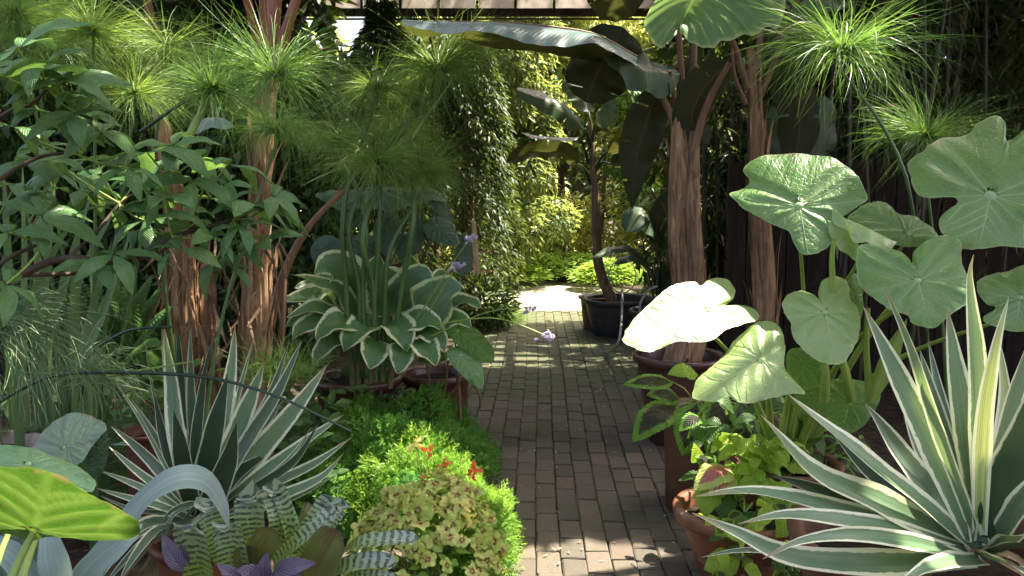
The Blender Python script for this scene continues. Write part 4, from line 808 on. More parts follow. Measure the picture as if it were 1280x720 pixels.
g=Geo(); halfleaf(g,HL_,FAR,4.785,5.02,sag=.01,pleat=.003); build(g,'leaf_half',MAT['banana_under'],r1)
g=Geo(); tube(g,[W(*q,4.78) for q in HL_],[.012,.009,.005,.003],7,24); build(g,'midrib',MAT['petiole_brown'],r1)
g=Geo(); mid=[(896,-50),(876,-18),(860,12),(848,36)]
halfleaf(g,mid,[(985,-30),(980,15),(970,36),(955,36),(946,45),(926,43),(914,50),(903,50),(890,62),(878,61),(864,53),(850,38)],4.6,4.45)
halfleaf(g,mid,[(850,-50),(826,-8),(806,24),(810,40),(822,62),(834,54),(846,40)],4.6,4.42,sag=.02)
o=build(g,'leaf',MAT['banana_lit'],r1); o['label']='bright sunlit leaf drooping at the top of the picture'
bb=V(1.73,5.7,0)
r2=thing('banana_plant',bb,'slimmer banana trunk standing in the bed before the board fence','banana plant','banana plants')
sheath_trunk(r2,[bb,W(956,380,5.6),W(948,250,5.6),W(944,150,5.6),W(938,60,5.6)],[.088,.08,.068,.052,.024],'bananabark',60)
for (pp,ra) in ((((936,110,5.6),(922,70,5.6),(905,20,5.5),(890,-40,5.4)),[.026,.022,.018,.014]),(((944,100,5.6),(950,50,5.6),(956,-30,5.6)),[.024,.02,.016]),(((950,120,5.6),(975,60,5.5),(1000,-10,5.4)),[.02,.018,.014]),(((932,130,5.55),(918,95,5.5),(915,60,5.45)),[.018,.014,.01])):
    g=Geo(); tube(g,[W(*q) for q in pp],ra,10,14); build(g,'petiole',MAT['petiole_brown'],r2)
bleaf(r2,[(980,24,5.4),(1000,8,5.3),(1030,2,5.2),(1060,8,5.1)],40,'banana',V(0,-.7,.6),label='dark leaf tip at the top edge')
bleaf(r2,[(975,40,5.3),(1005,34,5.25),(1040,24,5.2)],14,'banana_lit',V(0,-.5,.8),label='narrow yellow leaf painted as sunlit')
bleaf(r2,[(962,-30,5.5),(985,60,5.6),(1000,150,5.7),(990,215,5.7)],60,'banana_under',V(0,-1,.1),wave=.08)
for (p0,p1,wd,dd) in (((985,130),(965,235),60,6.2),((1030,120),(1010,235),50,6.3)):
    bleaf(r2,[(*p0,dd),((p0[0]+p1[0])/2+4,(p0[1]+p1[1])/2,dd),(*p1,dd)],wd,'banana',V(.2,-1,.2))
bb=V(1.06,8.72,.34); r3=thing('banana_plant',bb,'little dark banana standing in the grey planter against the light','banana plant','banana plants')
d=8.7; g=Geo(); tube(g,[bb,W(748,330,d),W(745,260,d),W(741,200,d),W(738,150,d)],[.06,.05,.045,.035,.015],14,24,lump=.18); build(g,'trunk',MAT['bananabark2'],r3)
for (st,pts,wd,mt,hint) in (((738,170),[(728,160,8.6),(705,140,8.5),(680,125,8.4),(645,112,8.3)],30,'banana',V(0,-.6,.4)),((738,215),[(722,205,8.5),(700,190,8.4),(665,190,8.3),(632,203,8.2)],28,'banana_under',V(.1,-.7,-.6)),
    ((740,165),[(745,155,8.6),(757,142,8.55),(768,128,8.5)],30,'banana',V(-.5,-.8,.3)),((742,205),[(760,190,8.6),(785,185,8.5),(812,200,8.4)],30,'banana_under',V(-.2,-.6,-.6)),((736,190),[(722,172,8.6),(700,172,8.5),(672,170,8.4),(650,165,8.3)],18,'banana',V(0,-.3,.9)),
    ((742,200),[(764,206,8.6),(780,200,8.5),(800,192,8.4)],22,'banana_under',V(0,-.8,-.3)),((738,160),[(736,140,8.8),(725,115,8.9),(705,100,9.0)],34,'banana',V(.4,-.8,.4))):
    b0=W(*st,d); g=Geo(); p1=W(*pts[0]); tube(g,[b0-V(0,0,.12),(b0+p1)/2,p1],[.02,.014,.009],7,8); build(g,'petiole',MAT['culm_dark'],r3)
    bleaf(r3,pts,wd,mt,hint,fold=-.3,wave=.06)
bb=V(1.42,8.0,.33); r4=thing('canna_plant',bb,'blue grey leaved plant in the dark planter behind the banana trunk','canna')
for (pts,wd,mt) in (([(826,300,8.0),(815,280,7.9),(800,265,7.8),(785,290,7.7)],40,'banana'),([(830,310,8.0),(822,290,8.0),(826,262,8.0),(838,240,8.0)],26,'banana_under'),([(812,330,7.9),(790,312,7.8),(765,312,7.7),(742,322,7.6)],14,'banana'),([(815,335,7.9),(790,322,7.8),(768,330,7.7)],14,'banana'),([(835,330,8.0),(845,300,8.0),(852,280,7.9)],26,'banana')):
    p=W(*pts[0]); g=Geo(); tube(g,[bb,(bb+p)/2+V(0,.02,.05),p],[.012,.01,.006],7,8); build(g,'petiole',MAT['culm_dark'],r4); bleaf(r4,pts,wd,mt,V(0,-.6,.8),fold=-.2)
g=Geo()
for j in range(9):
    a=rng.uniform(0,6.28); tube(g,[bb,bb+V(math.cos(a)*.1,math.sin(a)*.06,rng.uniform(.2,.5)),bb+V(math.cos(a)*.2,math.sin(a)*.12,rng.uniform(.3,.9))],[.012,.01,.005],6,8)
build(g,'stem',MAT['culm_dark'],r4)
g=Geo(); c=W(778,345,7.7); a=np.linspace(0,6.283,30); R_=M(17,7.7)
tube(g,[c+V(math.cos(q)*R_,0,math.sin(q)*R_*1.25) for q in a],.006,6,60); o=build(g,'wire_hoop',MAT['hose'],None,base=c); tag(o,'thin wire hoop standing in the dark planter behind the trunk','wire hoop')
g=Geo(); tube(g,[W(778,362,7.6),W(777,400,7.3),W(772,430,6.9),G(757,445,.03),G(765,470,.03)],.011,7,30); o=build(g,'hose',MAT['hose'],None,base=G(765,460)); tag(o,'grey irrigation tube hanging from the planter onto the path','hose')
g=Geo(); tube(g,[W(802,405,7.2),W(800,380,7.2),W(812,362,7.2),W(822,358,7.2)],.011,7,20); o=build(g,'hose',MAT['hose'],None,base=W(802,405,7.2)); tag(o,'short bent grey tube above the oxblood pot rim','hose')
# ================================================================== left bed materials
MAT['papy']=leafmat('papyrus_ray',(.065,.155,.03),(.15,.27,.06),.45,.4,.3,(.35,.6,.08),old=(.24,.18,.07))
MAT['papy_warm']=leafmat('papyrus_ray_painted_sun',(.085,.165,.03),(.165,.25,.055),.45,.4,.35,(.5,.68,.10))  # ray colour brightened in place of sunlight
MAT['sedge']=leafmat('sedge_blade',(.085,.155,.07),(.17,.25,.13),.45,.4,.25,(.3,.5,.15),old=(.25,.22,.10))
MAT['palmate']=leafmat('palmate_leaflet',(.052,.14,.042),(.12,.225,.07),.36,.4,.26,(.3,.5,.08),nv=13,slope=.32,vw=.45,vein=(.05,.11,.06),vamt=.35,mid=(.13,.21,.12),midw=.04,bump=.5,old=(.11,.19,.045))
MAT['hosta']=leafmat('variegated_hosta',(.052,.14,.03),(.10,.20,.048),.4,.45,.25,(.35,.55,.08),nv=0,margin=(.64,.66,.38),mw=.25,mjit=.2,streak=.8,streakcol=(.10,.19,.075),bump=.3)
MAT['hosta_blue']=leafmat('blue_green_hosta',(.06,.13,.065),(.09,.17,.085),.36,.4,.2,(.35,.55,.1),margin=(.5,.55,.28),mw=.17,mjit=.14,streak=.8,streakcol=(.12,.2,.13),bump=.3)
MAT['tan']=leafmat('faded_leaf',(.30,.20,.10),(.42,.30,.17),.6,.3,.2,(.5,.35,.15))
MAT['purple']=leafmat('purple_leaf',(.085,.07,.11),(.15,.125,.19),.35,.5,.12,(.3,.15,.25),nv=9,slope=.35,vw=.25,vein=(.045,.03,.06),vamt=.7,mid=(.06,.03,.06),midw=.05,bump=.5)
MAT['dark_purple']=leafmat('dark_purple_leaf',(.022,.012,.018),(.05,.028,.032),.4,.4,.15,(.3,.1,.1),bump=.4)
MAT['sedum']=leafmat('feathery_groundcover',(.055,.17,.022),(.11,.25,.035),.5,.3,.35,(.38,.65,.08))
MAT['sedum_lime']=leafmat('lime_groundcover',(.11,.25,.025),(.20,.34,.045),.5,.3,.35,(.5,.72,.09))
MAT['sedum_dark']=leafmat('deep_green_groundcover',(.04,.135,.018),(.075,.20,.03),.5,.3,.35,(.3,.6,.06))
MAT['bluestrap']=leafmat('blue_grey_strap_leaf',(.14,.215,.195),(.215,.29,.27),.5,.35,.15,(.4,.5,.3),streak=1.6,streakcol=(.28,.36,.33),bump=.4,spots=(.30,.30,.22))
MAT['straple']=leafmat('green_strap_leaf',(.05,.11,.035),(.09,.16,.055),.42,.45,.25,(.35,.5,.1),streak=.8,streakcol=(.08,.14,.05),bump=.15,old=(.35,.28,.06))
MAT['petal']=leafmat('orange_petal',(.75,.13,.05),(.85,.22,.09),.5,.3,.35,(.9,.2,.08))
MAT['petal_y']=leafmat('yellow_petal',(.75,.68,.20),(.8,.75,.3),.5,.3,.35,(.9,.8,.3))
MAT['petal_l']=leafmat('lilac_petal',(.42,.36,.55),(.55,.48,.66),.5,.3,.3,(.6,.5,.7))
def brommat():
    k=NT('zebra_bromeliad'); _,u,v=k.uv(); r=k.rnd(); ob=k.obj(); n1=k.noise(k.scale(k.comb(u,v,r),(2.2,3,9)),1.3,2); n2=k.noise(ob,12,3)
    x=k.math('ADD',k.math('MULTIPLY',v,15.),k.math('MULTIPLY',n1,1.1)); tri=k.math('MULTIPLY',k.math('ABSOLUTE',k.math('SUBTRACT',k.math('FRACT',x),.5)),2.)
    brk=k.noise(k.scale(k.comb(u,v,r),(9,14,7)),1.2,2)
    g_=k.mix(k.mr(v,.25,.95),(.22,.33,.07),(.27,.35,.25)); dk=k.mix(k.mr(v,.2,.9),(.035,.06,.015),(.045,.06,.055))
    c=k.mix(k.math('MULTIPLY',k.mr(tri,.45,.62),k.mr(brk,.36,.5,.15,1)),g_,dk); c=k.mix(k.mr(n2,.55,.8,0,.3),c,(.2,.26,.10))
    return k.leaf_done(c,.3,.55,.18,(.5,.6,.15),k.bump(n2,.15,.004))
MAT['brom']=brommat()
MAT['brom_olive']=leafmat('olive_bromeliad',(.075,.115,.03),(.13,.17,.045),.32,.5,.18,(.5,.5,.1),streak=.5,streakcol=(.09,.05,.035),tip=(.08,.035,.04),bump=.2)
def germat():
    k=NT('zoned_geranium_leaf'); _,vd,t=k.uv(); r=k.rnd(); ob=k.obj(); n=k.noise(ob,5,3); tt=k.math('ADD',t,k.math('MULTIPLY_ADD',n,.8,-.40))
    edge=k.mix(r,(.30,.42,.07),(.50,.54,.16)); zone=k.mix(r,(.38,.27,.09),(.50,.27,.14)); mid=k.mix(r,(.28,.33,.07),(.42,.36,.12))
    c=k.mix(k.mr(tt,.25,.70),zone,edge); c=k.mix(k.mr(k.noise(ob,1.3,2),.5,.7,0,.6),c,mid)
    return k.leaf_done(c,.5,.3,.3,(.8,.75,.2),k.bump(n,.3,.004))
MAT['ger']=germat()
# ================================================================== papyrus
def umbel_mesh(seed,n=300,L=.27,up=.55,droop=.55,wd=.0028):
    global rng
    old=rng; rng=np.random.default_rng(seed); z=rng.uniform(-.25,1,n)*up+ (1-up)*.35; a=rng.uniform(0,6.283,n); D=np.stack([np.cos(a)*np.sqrt(np.maximum(1-z*z,.05)),np.sin(a)*np.sqrt(np.maximum(1-z*z,.05)),z],1)+rng.normal(size=(n,3))*.16+V(*rng.normal(size=3))*.16
    g=Geo(); blades(g,np.zeros((n,3))+D*.008,D,L*rng.uniform(.6,1.12,n),wd*rng.uniform(.7,1.2,n),droop*rng.uniform(.1,1.7,n)**1.2,9); rng=old
    return g.mesh('rays')
UM=[umbel_mesh(1,560,.31,.7,1.1,.0021),umbel_mesh(2,600,.32,.62,1.5,.0021),umbel_mesh(3,520,.29,.9,.7,.0021),umbel_mesh(4,580,.31,.66,1.35,.0021)]
for u_ in UM: u_.materials.append(MAT['papy'])
UMW=[]
for u_ in UM:
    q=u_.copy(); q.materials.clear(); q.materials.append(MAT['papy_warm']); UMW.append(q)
def umbel_core():
    g=Geo(); k=14; a=np.linspace(0,6.28,k)
    leaves(g,np.zeros((k,3)),np.stack([np.cos(a),np.sin(a),np.full(k,.9)],1),np.stack([-np.cos(a),-np.sin(a),np.full(k,.6)],1),.05,.010,'leaf',.2,.1); return g.mesh('core')
UC=umbel_core(); UC.materials.append(MAT['culm_base'])
def papyrus(label,base,heads,group='papyrus',r=.0075):
    t=thing('papyrus',base,label,'papyrus',group); base=np.asarray(base,float)
    for h in heads:
        px,py,d,kind,s=h[:5]; ax=h[5] if len(h)>5 else V(0,-.15,1); via=h[6] if len(h)>6 else None; warm=h[7] if len(h)>7 else False
        p=W(px,py,d); b=base+V(rng.normal()*.05,rng.normal()*.04,0)
        if not isinstance(via,str):
            g=Geo(); pts=[b]+([W(*q) for q in via] if via else [(b*.5+p*.5)+V(rng.normal()*.04,rng.normal()*.03,.05)])+[p-nrm(ax)*.05,p]
            tube(g,pts,[r*1.25,r,r*.8],8,26); build(g,'culm',MAT['culm'],t)
        s*=1.22; kind=kind if rng.random()<.6 else 3; a=rng.uniform(0,6.28); dr=V(math.cos(a),math.sin(a),0); dr=nrm(dr-nrm(ax)*np.dot(dr,nrm(ax)))
        o=inst('rays',(UMW if warm else UM)[kind],t,p,dr,ax,s); o['kind']='stuff'; inst('core',UC,t,p,dr,ax,s)
    return t
gb=lambda x,y,z=0.: V(x,y,z)
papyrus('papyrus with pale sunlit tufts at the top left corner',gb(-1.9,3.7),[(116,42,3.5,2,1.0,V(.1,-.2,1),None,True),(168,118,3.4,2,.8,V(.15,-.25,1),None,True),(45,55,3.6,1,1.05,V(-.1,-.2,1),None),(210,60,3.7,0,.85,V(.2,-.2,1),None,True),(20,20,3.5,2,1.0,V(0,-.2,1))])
pp=papyrus('papyrus whose big drooping tuft hangs in front of the banana trunk',gb(-1.25,3.2),[(343,95,3.3,1,1.12,V(.15,-.45,.9),'no'),(265,112,3.15,2,.95,V(.25,-.3,.95),[(195,260,3.1),(232,178,3.1)]),(345,165,3.6,1,.8,V(.1,-.3,.9))])
g=Geo(); tube(g,[W(175,165,3.2),W(240,122,3.22),W(300,103,3.25),W(343,95,3.3)],[.007,.006,.005],8,24); build(g,'culm',MAT['culm_dark'],pp)
g=Geo(); tube(g,[W(205,225,3.05),W(232,178,3.08),W(262,120,3.14)],[.017,.015,.012],10,12); o=build(g,'culm',MAT['petiole_green'],pp); o['label']='thick pale green culm'
g=Geo(); k=9; a=rng.uniform(-2.4,.5,k); leaves(g,np.repeat(W(265,112,3.15)[None],k,0),np.stack([np.cos(a)*1.0,np.full(k,-.5),np.sin(a)*.5+.15],1),V(0,-.3,1)+rsphere(k)*.2,.13,.011,'leaf',.3,.5); build(g,'bract',MAT['agave_yellow'],pp)['kind']='stuff'
# middle papyrus: culms rise from a bowl before the hosta
mb=W(464,474,4.55)
pm=papyrus('papyrus with thick upright culms growing before the hosta',mb,[],r=.011)
for (x0,x1,y1,hx,hy,hd,kd,s,wm) in ((441,431,250,470,110,4.9,0,1.05,False),(448,443,255,548,88,5.0,1,1.35,False),(458,455,262,418,175,5.1,1,.75,False),(463,475,250,470,205,4.7,1,1.25,False),(478,488,310,530,220,4.8,1,1.0,False),(487,518,250,500,160,5.3,0,.95,False),(470,462,260,585,60,5.4,0,1.0,False)):
    p=W(hx,hy,hd); q=W(x1,y1,4.6); b=W(x0,474,4.55); ax=nrm(V(rng.normal()*.12,-.25,1))
    g=Geo(); P=[b,(b+q)/2+V(rng.normal()*.01,0,0),q,p-ax*.06,p]; tube(g,P,[.0165,.0145,.012,.008],9,30); build(g,'culm',MAT['culm'],pm)
    g=Geo(); tube(g,[b-V(0,0,.05),b+(q-b)*.10],[.0178,.0172],9,5); build(g,'culm_base',MAT['culm_base'],pm)
    o=inst('rays',(UMW if kd!=2 and hx>440 else UM)[kd],pm,p,V(1,0,0)-ax*ax[0],ax,s*1.25); o['kind']='stuff'; inst('core',UC,pm,p,V(1,0,0)-ax*ax[0],ax,s)  # most of these shaded tufts take the sun-brightened rays
papyrus('papyrus with two tufts spreading over the elephant ears at upper right',gb(1.9,3.6),[(1052,66,3.2,1,1.18,V(.1,-.3,1),[(1145,292,3.2),(1110,170,3.2)]),(1158,172,3.6,2,.98,V(.1,-.35,1),None)])
# ================================================================== drooping sedge, far left
sb=W(-25,430,2.7); t=thing('sedge',V(sb[0],sb[1],.45),'fine drooping sedge clump hanging in from the left edge','sedge')
k=380; D=np.stack([rng.uniform(-.4,1.5,k),rng.uniform(-.9,.5,k),rng.uniform(.05,.9,k)],1); g=Geo()
blades(g,sb+V(0,0,.05)+rng.normal(size=(k,3))*[.05,.05,.03],D,rng.uniform(.32,.62,k),rng.uniform(.0022,.0042,k),rng.uniform(1.2,2.8,k),10); o=build(g,'blades',MAT['sedge'],t); o['kind']='stuff'
k=170; D=np.stack([rng.uniform(-.2,1.2,k),rng.uniform(-.6,.6,k),rng.uniform(.0,.7,k)],1); g=Geo(); s2=W(100,468,3.0)
blades(g,s2+rng.normal(size=(k,3))*[.03,.03,.02],D,rng.uniform(.2,.42,k),rng.uniform(.002,.0032,k),rng.uniform(1.5,2.8,k),9); o=build(g,'blades',MAT['sedge'],t); o['kind']='stuff'
g=Geo(); tube(g,[V(sb[0],sb[1],.40),sb+V(0,0,.05)],[.05,.035],8,6); build(g,'crown_base',MAT['culm_base'],t)
pot('planter','weathered grey planter behind the drooping sedge at the left edge',V(-2.2,3.35,0),rimmed(.2,.25,.5,.02),'stonepot',.45,.22)
# bent culms crossing the agave
for lab,pts,r,mt in (('dark bent culm arching over the fern towards the peeling trunks',[(100,500,3.15),(112,446,3.1),(150,418,3.05),(180,410,3.0),(214,409,3.0)],.0075,'culm_dark'),('long thin bent culm crossing in front of the left agave',[(-30,520,2.75),(60,472,2.8),(160,466,2.7),(260,472,2.6),(340,493,2.55),(400,520,2.5),(440,540,2.48)],.0062,'culm_dark'),('pale arching stem above the sedge',[(135,470,2.9),(170,464,2.9),(240,452,2.9)],.004,'petiole_green')):
    g=Geo(); tube(g,[W(*q) for q in pts],[r,r,r*.6],8,30); o=build(g,'fallen_culm',MAT[mt],None,base=W(*pts[0])); tag(o,lab,'stem')
# ================================================================== strap leaves and reeds far left
t=thing('strap_leaved_plant',V(-2.0,3.6,.0),'clump of tall green strap leaves behind the sedge','strap plant')
for (pts,wd) in (([(104,462,3.4),(112,400,3.45),(140,300,3.5)],13),([(110,462,3.4),(130,390,3.45),(165,285,3.5)],13),([(95,460,3.5),(93,380,3.5),(98,260,3.5)],14),([(60,455,3.6),(80,360,3.6),(118,230,3.6)],16),([(50,450,3.6),(58,350,3.6),(70,215,3.6)],14),([(30,440,3.7),(32,330,3.7),(28,200,3.7)],12),([(12,440,3.7),(10,330,3.7),(4,210,3.7)],12),([(75,455,3.7),(60,370,3.7),(30,250,3.7)],12),([(46,450,3.6),(70,400,3.55),(72,402,3.4)],10),([(85,458,3.8),(100,350,3.8),(150,250,3.9)],12),([(42,450,3.8),(45,330,3.8),(52,190,3.9)],11),([(120,460,3.7),(118,380,3.7),(112,300,3.7)],11),([(20,450,3.5),(45,360,3.5),(92,270,3.5)],12)):
    d0=pts[0][2]; g=Geo(); b=W(*pts[0]); strap(g,[V(b[0],b[1],.05)]+[W(*q) for q in pts],M(wd,d0),V(rng.normal()*.4,-1,.2),'strap',20,5,fold=.3,twist=rng.normal()*.4); build(g,'leaf',MAT['straple'],t)
# ferns
def fern(label,base,fr,group='ferns in the left bed'):
    t=thing('fern',base,label,'fern',group)
    for (tip,mid,s) in fr:
        b=np.asarray(base,float); P=resample(catmull([b,mid,tip],40),26); T=nrm(np.gradient(P,axis=0)); g=Geo(); tube(g,P,[.004,.003,.001],5,12)
        S=nrm(np.cross(T,np.broadcast_to(V(0,-.6,.8),T.shape))); w_=np.interp(np.linspace(0,1,26),[0,.15,.4,1],[0,.7,1,.08])*s
        for sg in (-1,1): leaves(g,P[3:],S[3:]*sg+T[3:]*.45+V(0,0,-.15),np.broadcast_to(V(0,-.5,.9),(23,3)),w_[3:],s*.24,'leaf',.1,.2)
        build(g,'frond',MAT['fernleaf'],t)
b=W(150,455,3.9)
fern('green fern below the palmate shrub, left of the grey post',b,[(W(*a,d),W(*m,d+.05),.12) for a,m,d in (((188,348),(165,395),3.8),((130,372),(140,410),3.8),((100,350),(120,400),3.9),((212,385),(185,410),3.7),((170,330),(158,390),4.0),((205,430),(180,430),3.6),((110,420),(130,430),3.7),((150,345),(150,395),3.75),((200,362),(175,400),3.9),((85,400),(115,425),3.8))])
b=W(215,480,3.7)
fern('low fern at the foot of the peeling trunks',b,[(W(*a,d),W(*m,d+.05),.10) for a,m,d in (((170,440),(190,455),3.6),((180,470),(195,470),3.5),((250,450),(235,460),3.5),((160,500),(185,490),3.4),((200,430),(205,455),3.7))])
# low filler greenery of the left bed
FTL=FT; fl2=thing('ground_ivy',V(-1.3,3.9,0),'dark ivy like ground cover between the left agave and the trunks','ground cover',kind=None) if False else None
t=thing('leafy_plant',V(-1.5,3.8,.0),'dark low leaves in the shade behind the left agave','plant')
k=1500; P=np.stack([rng.uniform(-2.6,-.75,k),rng.uniform(3.5,5.2,k),rng.uniform(.05,.55,k)],1); g=Geo(); leaves(g,P,rsphere(k)*[1,1,.4]+V(0,-.3,0),V(0,-.4,1)+rsphere(k)*.4,rng.uniform(.05,.1,k),rng.uniform(.03,.055,k),'leaf',.1,.2); build(g,'foliage',MAT['filler'],t)['kind']='stuff'
# ================================================================== banana trunks on the left
def W0(px,py,d): p=W(px,py,d); return V(p[0],p[1],0)
b=W0(314,600,4.05); t=thing('banana_plant',b,'tall banana with orange brown peeling trunk and red leaf stalks, left of the hosta','banana plant','banana plants')
sheath_trunk(t,[b,W(316,480,4.05),W(322,330,4.05),W(326,220,4.05),W(330,130,4.05),W(334,95,4.05)],[.10,.092,.075,.055,.045,.05],'bananabark',95,n=44)
for (pp_,ra) in ((((334,110,4.05),(322,50,4.0),(304,-20,3.9)),[.026,.022,.018]),(((335,105,4.05),(330,40,4.05),(328,-30,4.0)),[.026,.02,.016]),(((338,105,4.05),(344,40,4.0),(350,-30,3.95)),[.026,.02,.016]),(((340,110,4.0),(356,45,3.95),(378,-25,3.9)),[.03,.025,.02]),(((332,110,4.1),(338,30,4.15),(338,-40,4.2)),[.02,.018,.016])):
    g=Geo(); tube(g,[W(*q) for q in pp_],ra,10,14); build(g,'petiole',MAT['petiole_red'],t)
g=Geo(); tube(g,[W(330,440,4.3),W(352,350,4.3),W(385,285,4.3),W(430,238,4.3)],[.03,.024,.018,.012],10,20); build(g,'petiole',MAT['petiole_brown'],t)
g=Geo(); tube(g,[W(340,475,4.2),W(352,420,4.2),W(356,330,4.25)],[.02,.016,.012],10,14); build(g,'petiole',MAT['petiole_brown'],t)
b=W0(236,600,4.15); t2=thing('banana_plant',b,'shorter peeling brown trunk beside the grey post, half hidden by the shrub','banana plant','banana plants')
sheath_trunk(t2,[b,W(234,480,4.15),W(228,380,4.15),W(222,290,4.15),W(208,190,4.15),W(200,140,4.2)],[.105,.10,.088,.065,.04,.03],'bananabark',95,n=40)
g=Geo(); tube(g,[W(200,150,4.2),W(192,60,4.2),W(180,-30,4.1)],[.03,.024,.018],10,12); build(g,'petiole',MAT['petiole_brown'],t2)
b=W0(264,600,4.4); t3=thing('banana_plant',b,'thin sunlit tan banana stem between the two peeling trunks','banana plant','banana plants')
sheath_trunk(t3,[b,W(266,480,4.4),W(263,420,4.4),W(262,372,4.4),W(258,330,4.4)],[.055,.05,.042,.034,.02],'bananabark2',18)
g=Geo(); k=130; P=np.stack([rng.uniform(-1.68,-1.12,k),rng.uniform(3.95,4.2,k),rng.uniform(.7,1.35,k)],1); D=np.stack([rng.normal(size=k)*.4,rng.normal(size=k)*.3-.2,-np.ones(k)],1)
leaves(g,P,D,rsphere(k),rng.uniform(.08,.26,k),rng.uniform(.008,.022,k),'leaf',.3,-.2); build(g,'dry_sheath',MAT['bananabark2'],t2)['kind']='stuff'
bleaf(t2,[(240,165,4.6),(262,152,4.55),(292,158,4.5)],16,'bluestrap',V(0,-.8,.4),label='torn greyish leaf behind the tuft')
# ================================================================== palmate shrub
LF=[tleaf('palmate','lance',18,9,-.25,.22,.02,.40,.025,.018,13),tleaf('palmate','lance',18,9,-.2,.32,.03,.33,.02,.02,13),tleaf('palmate','ovate',18,9,.2,.12,.03,.36,.025,.018,13)]
sb=V(-2.1,2.75,.6); sh=thing('palmate_shrub',V(-2.1,2.75,0),'shrub with hand shaped ribbed leaves reaching in from the left edge','shrub')
twigs=[]
def palm(px,py,d,ax,s,n=5,a0=None,start=None):
    c=W(px,py,d); ax=nrm(ax); a0=rng.uniform(0,6.28) if a0 is None else a0
    e1_=nrm(np.cross(ax,V(0,1,.2))); e2_=np.cross(ax,e1_)
    s0=np.asarray(start) if start is not None else c-ax*.12+V(-.14,.05,-.06)
    g=Geo(); tube(g,[s0,(s0+c)/2+V(0,0,-.01),c],[.004,.003,.0026],6,9); pt=build(g,'leaf_stalk',MAT['petiole_green'],sh)
    for j in range(n):
        a=a0+j*6.283/n*(.86 if n>4 else .8)+rng.normal()*.15; dv=e1_*math.cos(a)+e2_*math.sin(a)
        f=rng.uniform(.75,1.1); inst('leaflet',LF[int(rng.integers(0,3))],pt,c+dv*.006,dv-ax*rng.uniform(-.1,.4),ax+rng.normal(size=3)*.2,s*f,s*f*rng.uniform(.85,1.15))
UPC=lambda: nrm(V(.12+rng.normal()*.3,-.22+rng.normal()*.25,.95))
pl=[(22,60,2.2,.17),(52,88,2.25,.17),(80,100,2.3,.165),(10,98,2.2,.16),(95,140,2.35,.155),(62,140,2.4,.15),(125,165,2.45,.14),(40,200,2.6,.15),(184,190,2.6,.16),(215,182,2.65,.15),(160,210,2.5,.14),(285,205,2.75,.155),(240,225,2.7,.15),(205,248,2.6,.155),(150,262,2.6,.14),(312,254,2.75,.165),(330,262,2.85,.15),(300,282,2.7,.15),(262,292,2.65,.15),(225,310,2.6,.15),(270,250,2.9,.15),(330,300,2.8,.13),(110,240,2.8,.15),(50,270,2.5,.17),(142,318,2.5,.15),(12,290,2.4,.16),(8,355,2.3,.16),(340,245,2.8,.14),(180,275,2.8,.15),(85,215,2.8,.15),(250,195,2.95,.14),(190,225,2.9,.15),(298,312,2.9,.14),(240,265,3.0,.15),(120,200,2.9,.15),(20,160,2.5,.15),(60,240,2.9,.15),(270,325,2.8,.13),(20,230,2.8,.16)]
pl=[(a,b,c,d*1.02) for a,b,c,d in pl]+[(a+rng.uniform(-28,28),b+rng.uniform(-24,24),c+rng.uniform(.0,.35),d*.85) for a,b,c,d in pl if a<300 and rng.random()<.5]
twig_n=[W(150,330,2.6),W(215,295,2.65),W(60,300,2.5),W(150,255,2.7),W(250,275,2.75),W(290,275,2.8),W(180,235,2.7),W(90,190,2.5),W(40,130,2.35),W(60,110,2.35),W(255,235,2.8),W(210,215,2.7)]
for (px,py,d,s) in pl:
    c=W(px,py,d); q=min(twig_n,key=lambda z:np.linalg.norm(z-c)); palm(px,py,d,UPC(),s,5 if rng.random()<.75 else 4,None,q if np.linalg.norm(q-c)<.35 else None)
g=Geo()
for pts,r in (([(-40,385,2.4),(25,344,2.45),(85,322,2.5),(150,328,2.6),(215,297,2.65),(290,275,2.8)],.012),([(25,344,2.45),(110,340,2.6),(200,318,2.65)],.007),([(85,322,2.5),(120,290,2.6),(150,255,2.7),(180,235,2.7),(210,215,2.7),(250,236,2.8)],.006),([(150,328,2.6),(200,315,2.65),(250,276,2.75)],.006),([(-40,250,2.4),(40,200,2.45),(90,190,2.5)],.008),([(-40,180,2.3),(10,140,2.35),(40,130,2.35),(60,110,2.35)],.008),([(-40,385,2.4),(0,330,2.45),(60,300,2.5)],.009)):
    tube(g,[W(*q) for q in pts],[r,r*.8,r*.5],7,24)
e=W(-40,385,2.4); tube(g,[V(-2.1,2.75,0),V(-1.9,2.6,.6),e],[.03,.022,.014],8,14); build(g,'branch',MAT['twig'],sh)
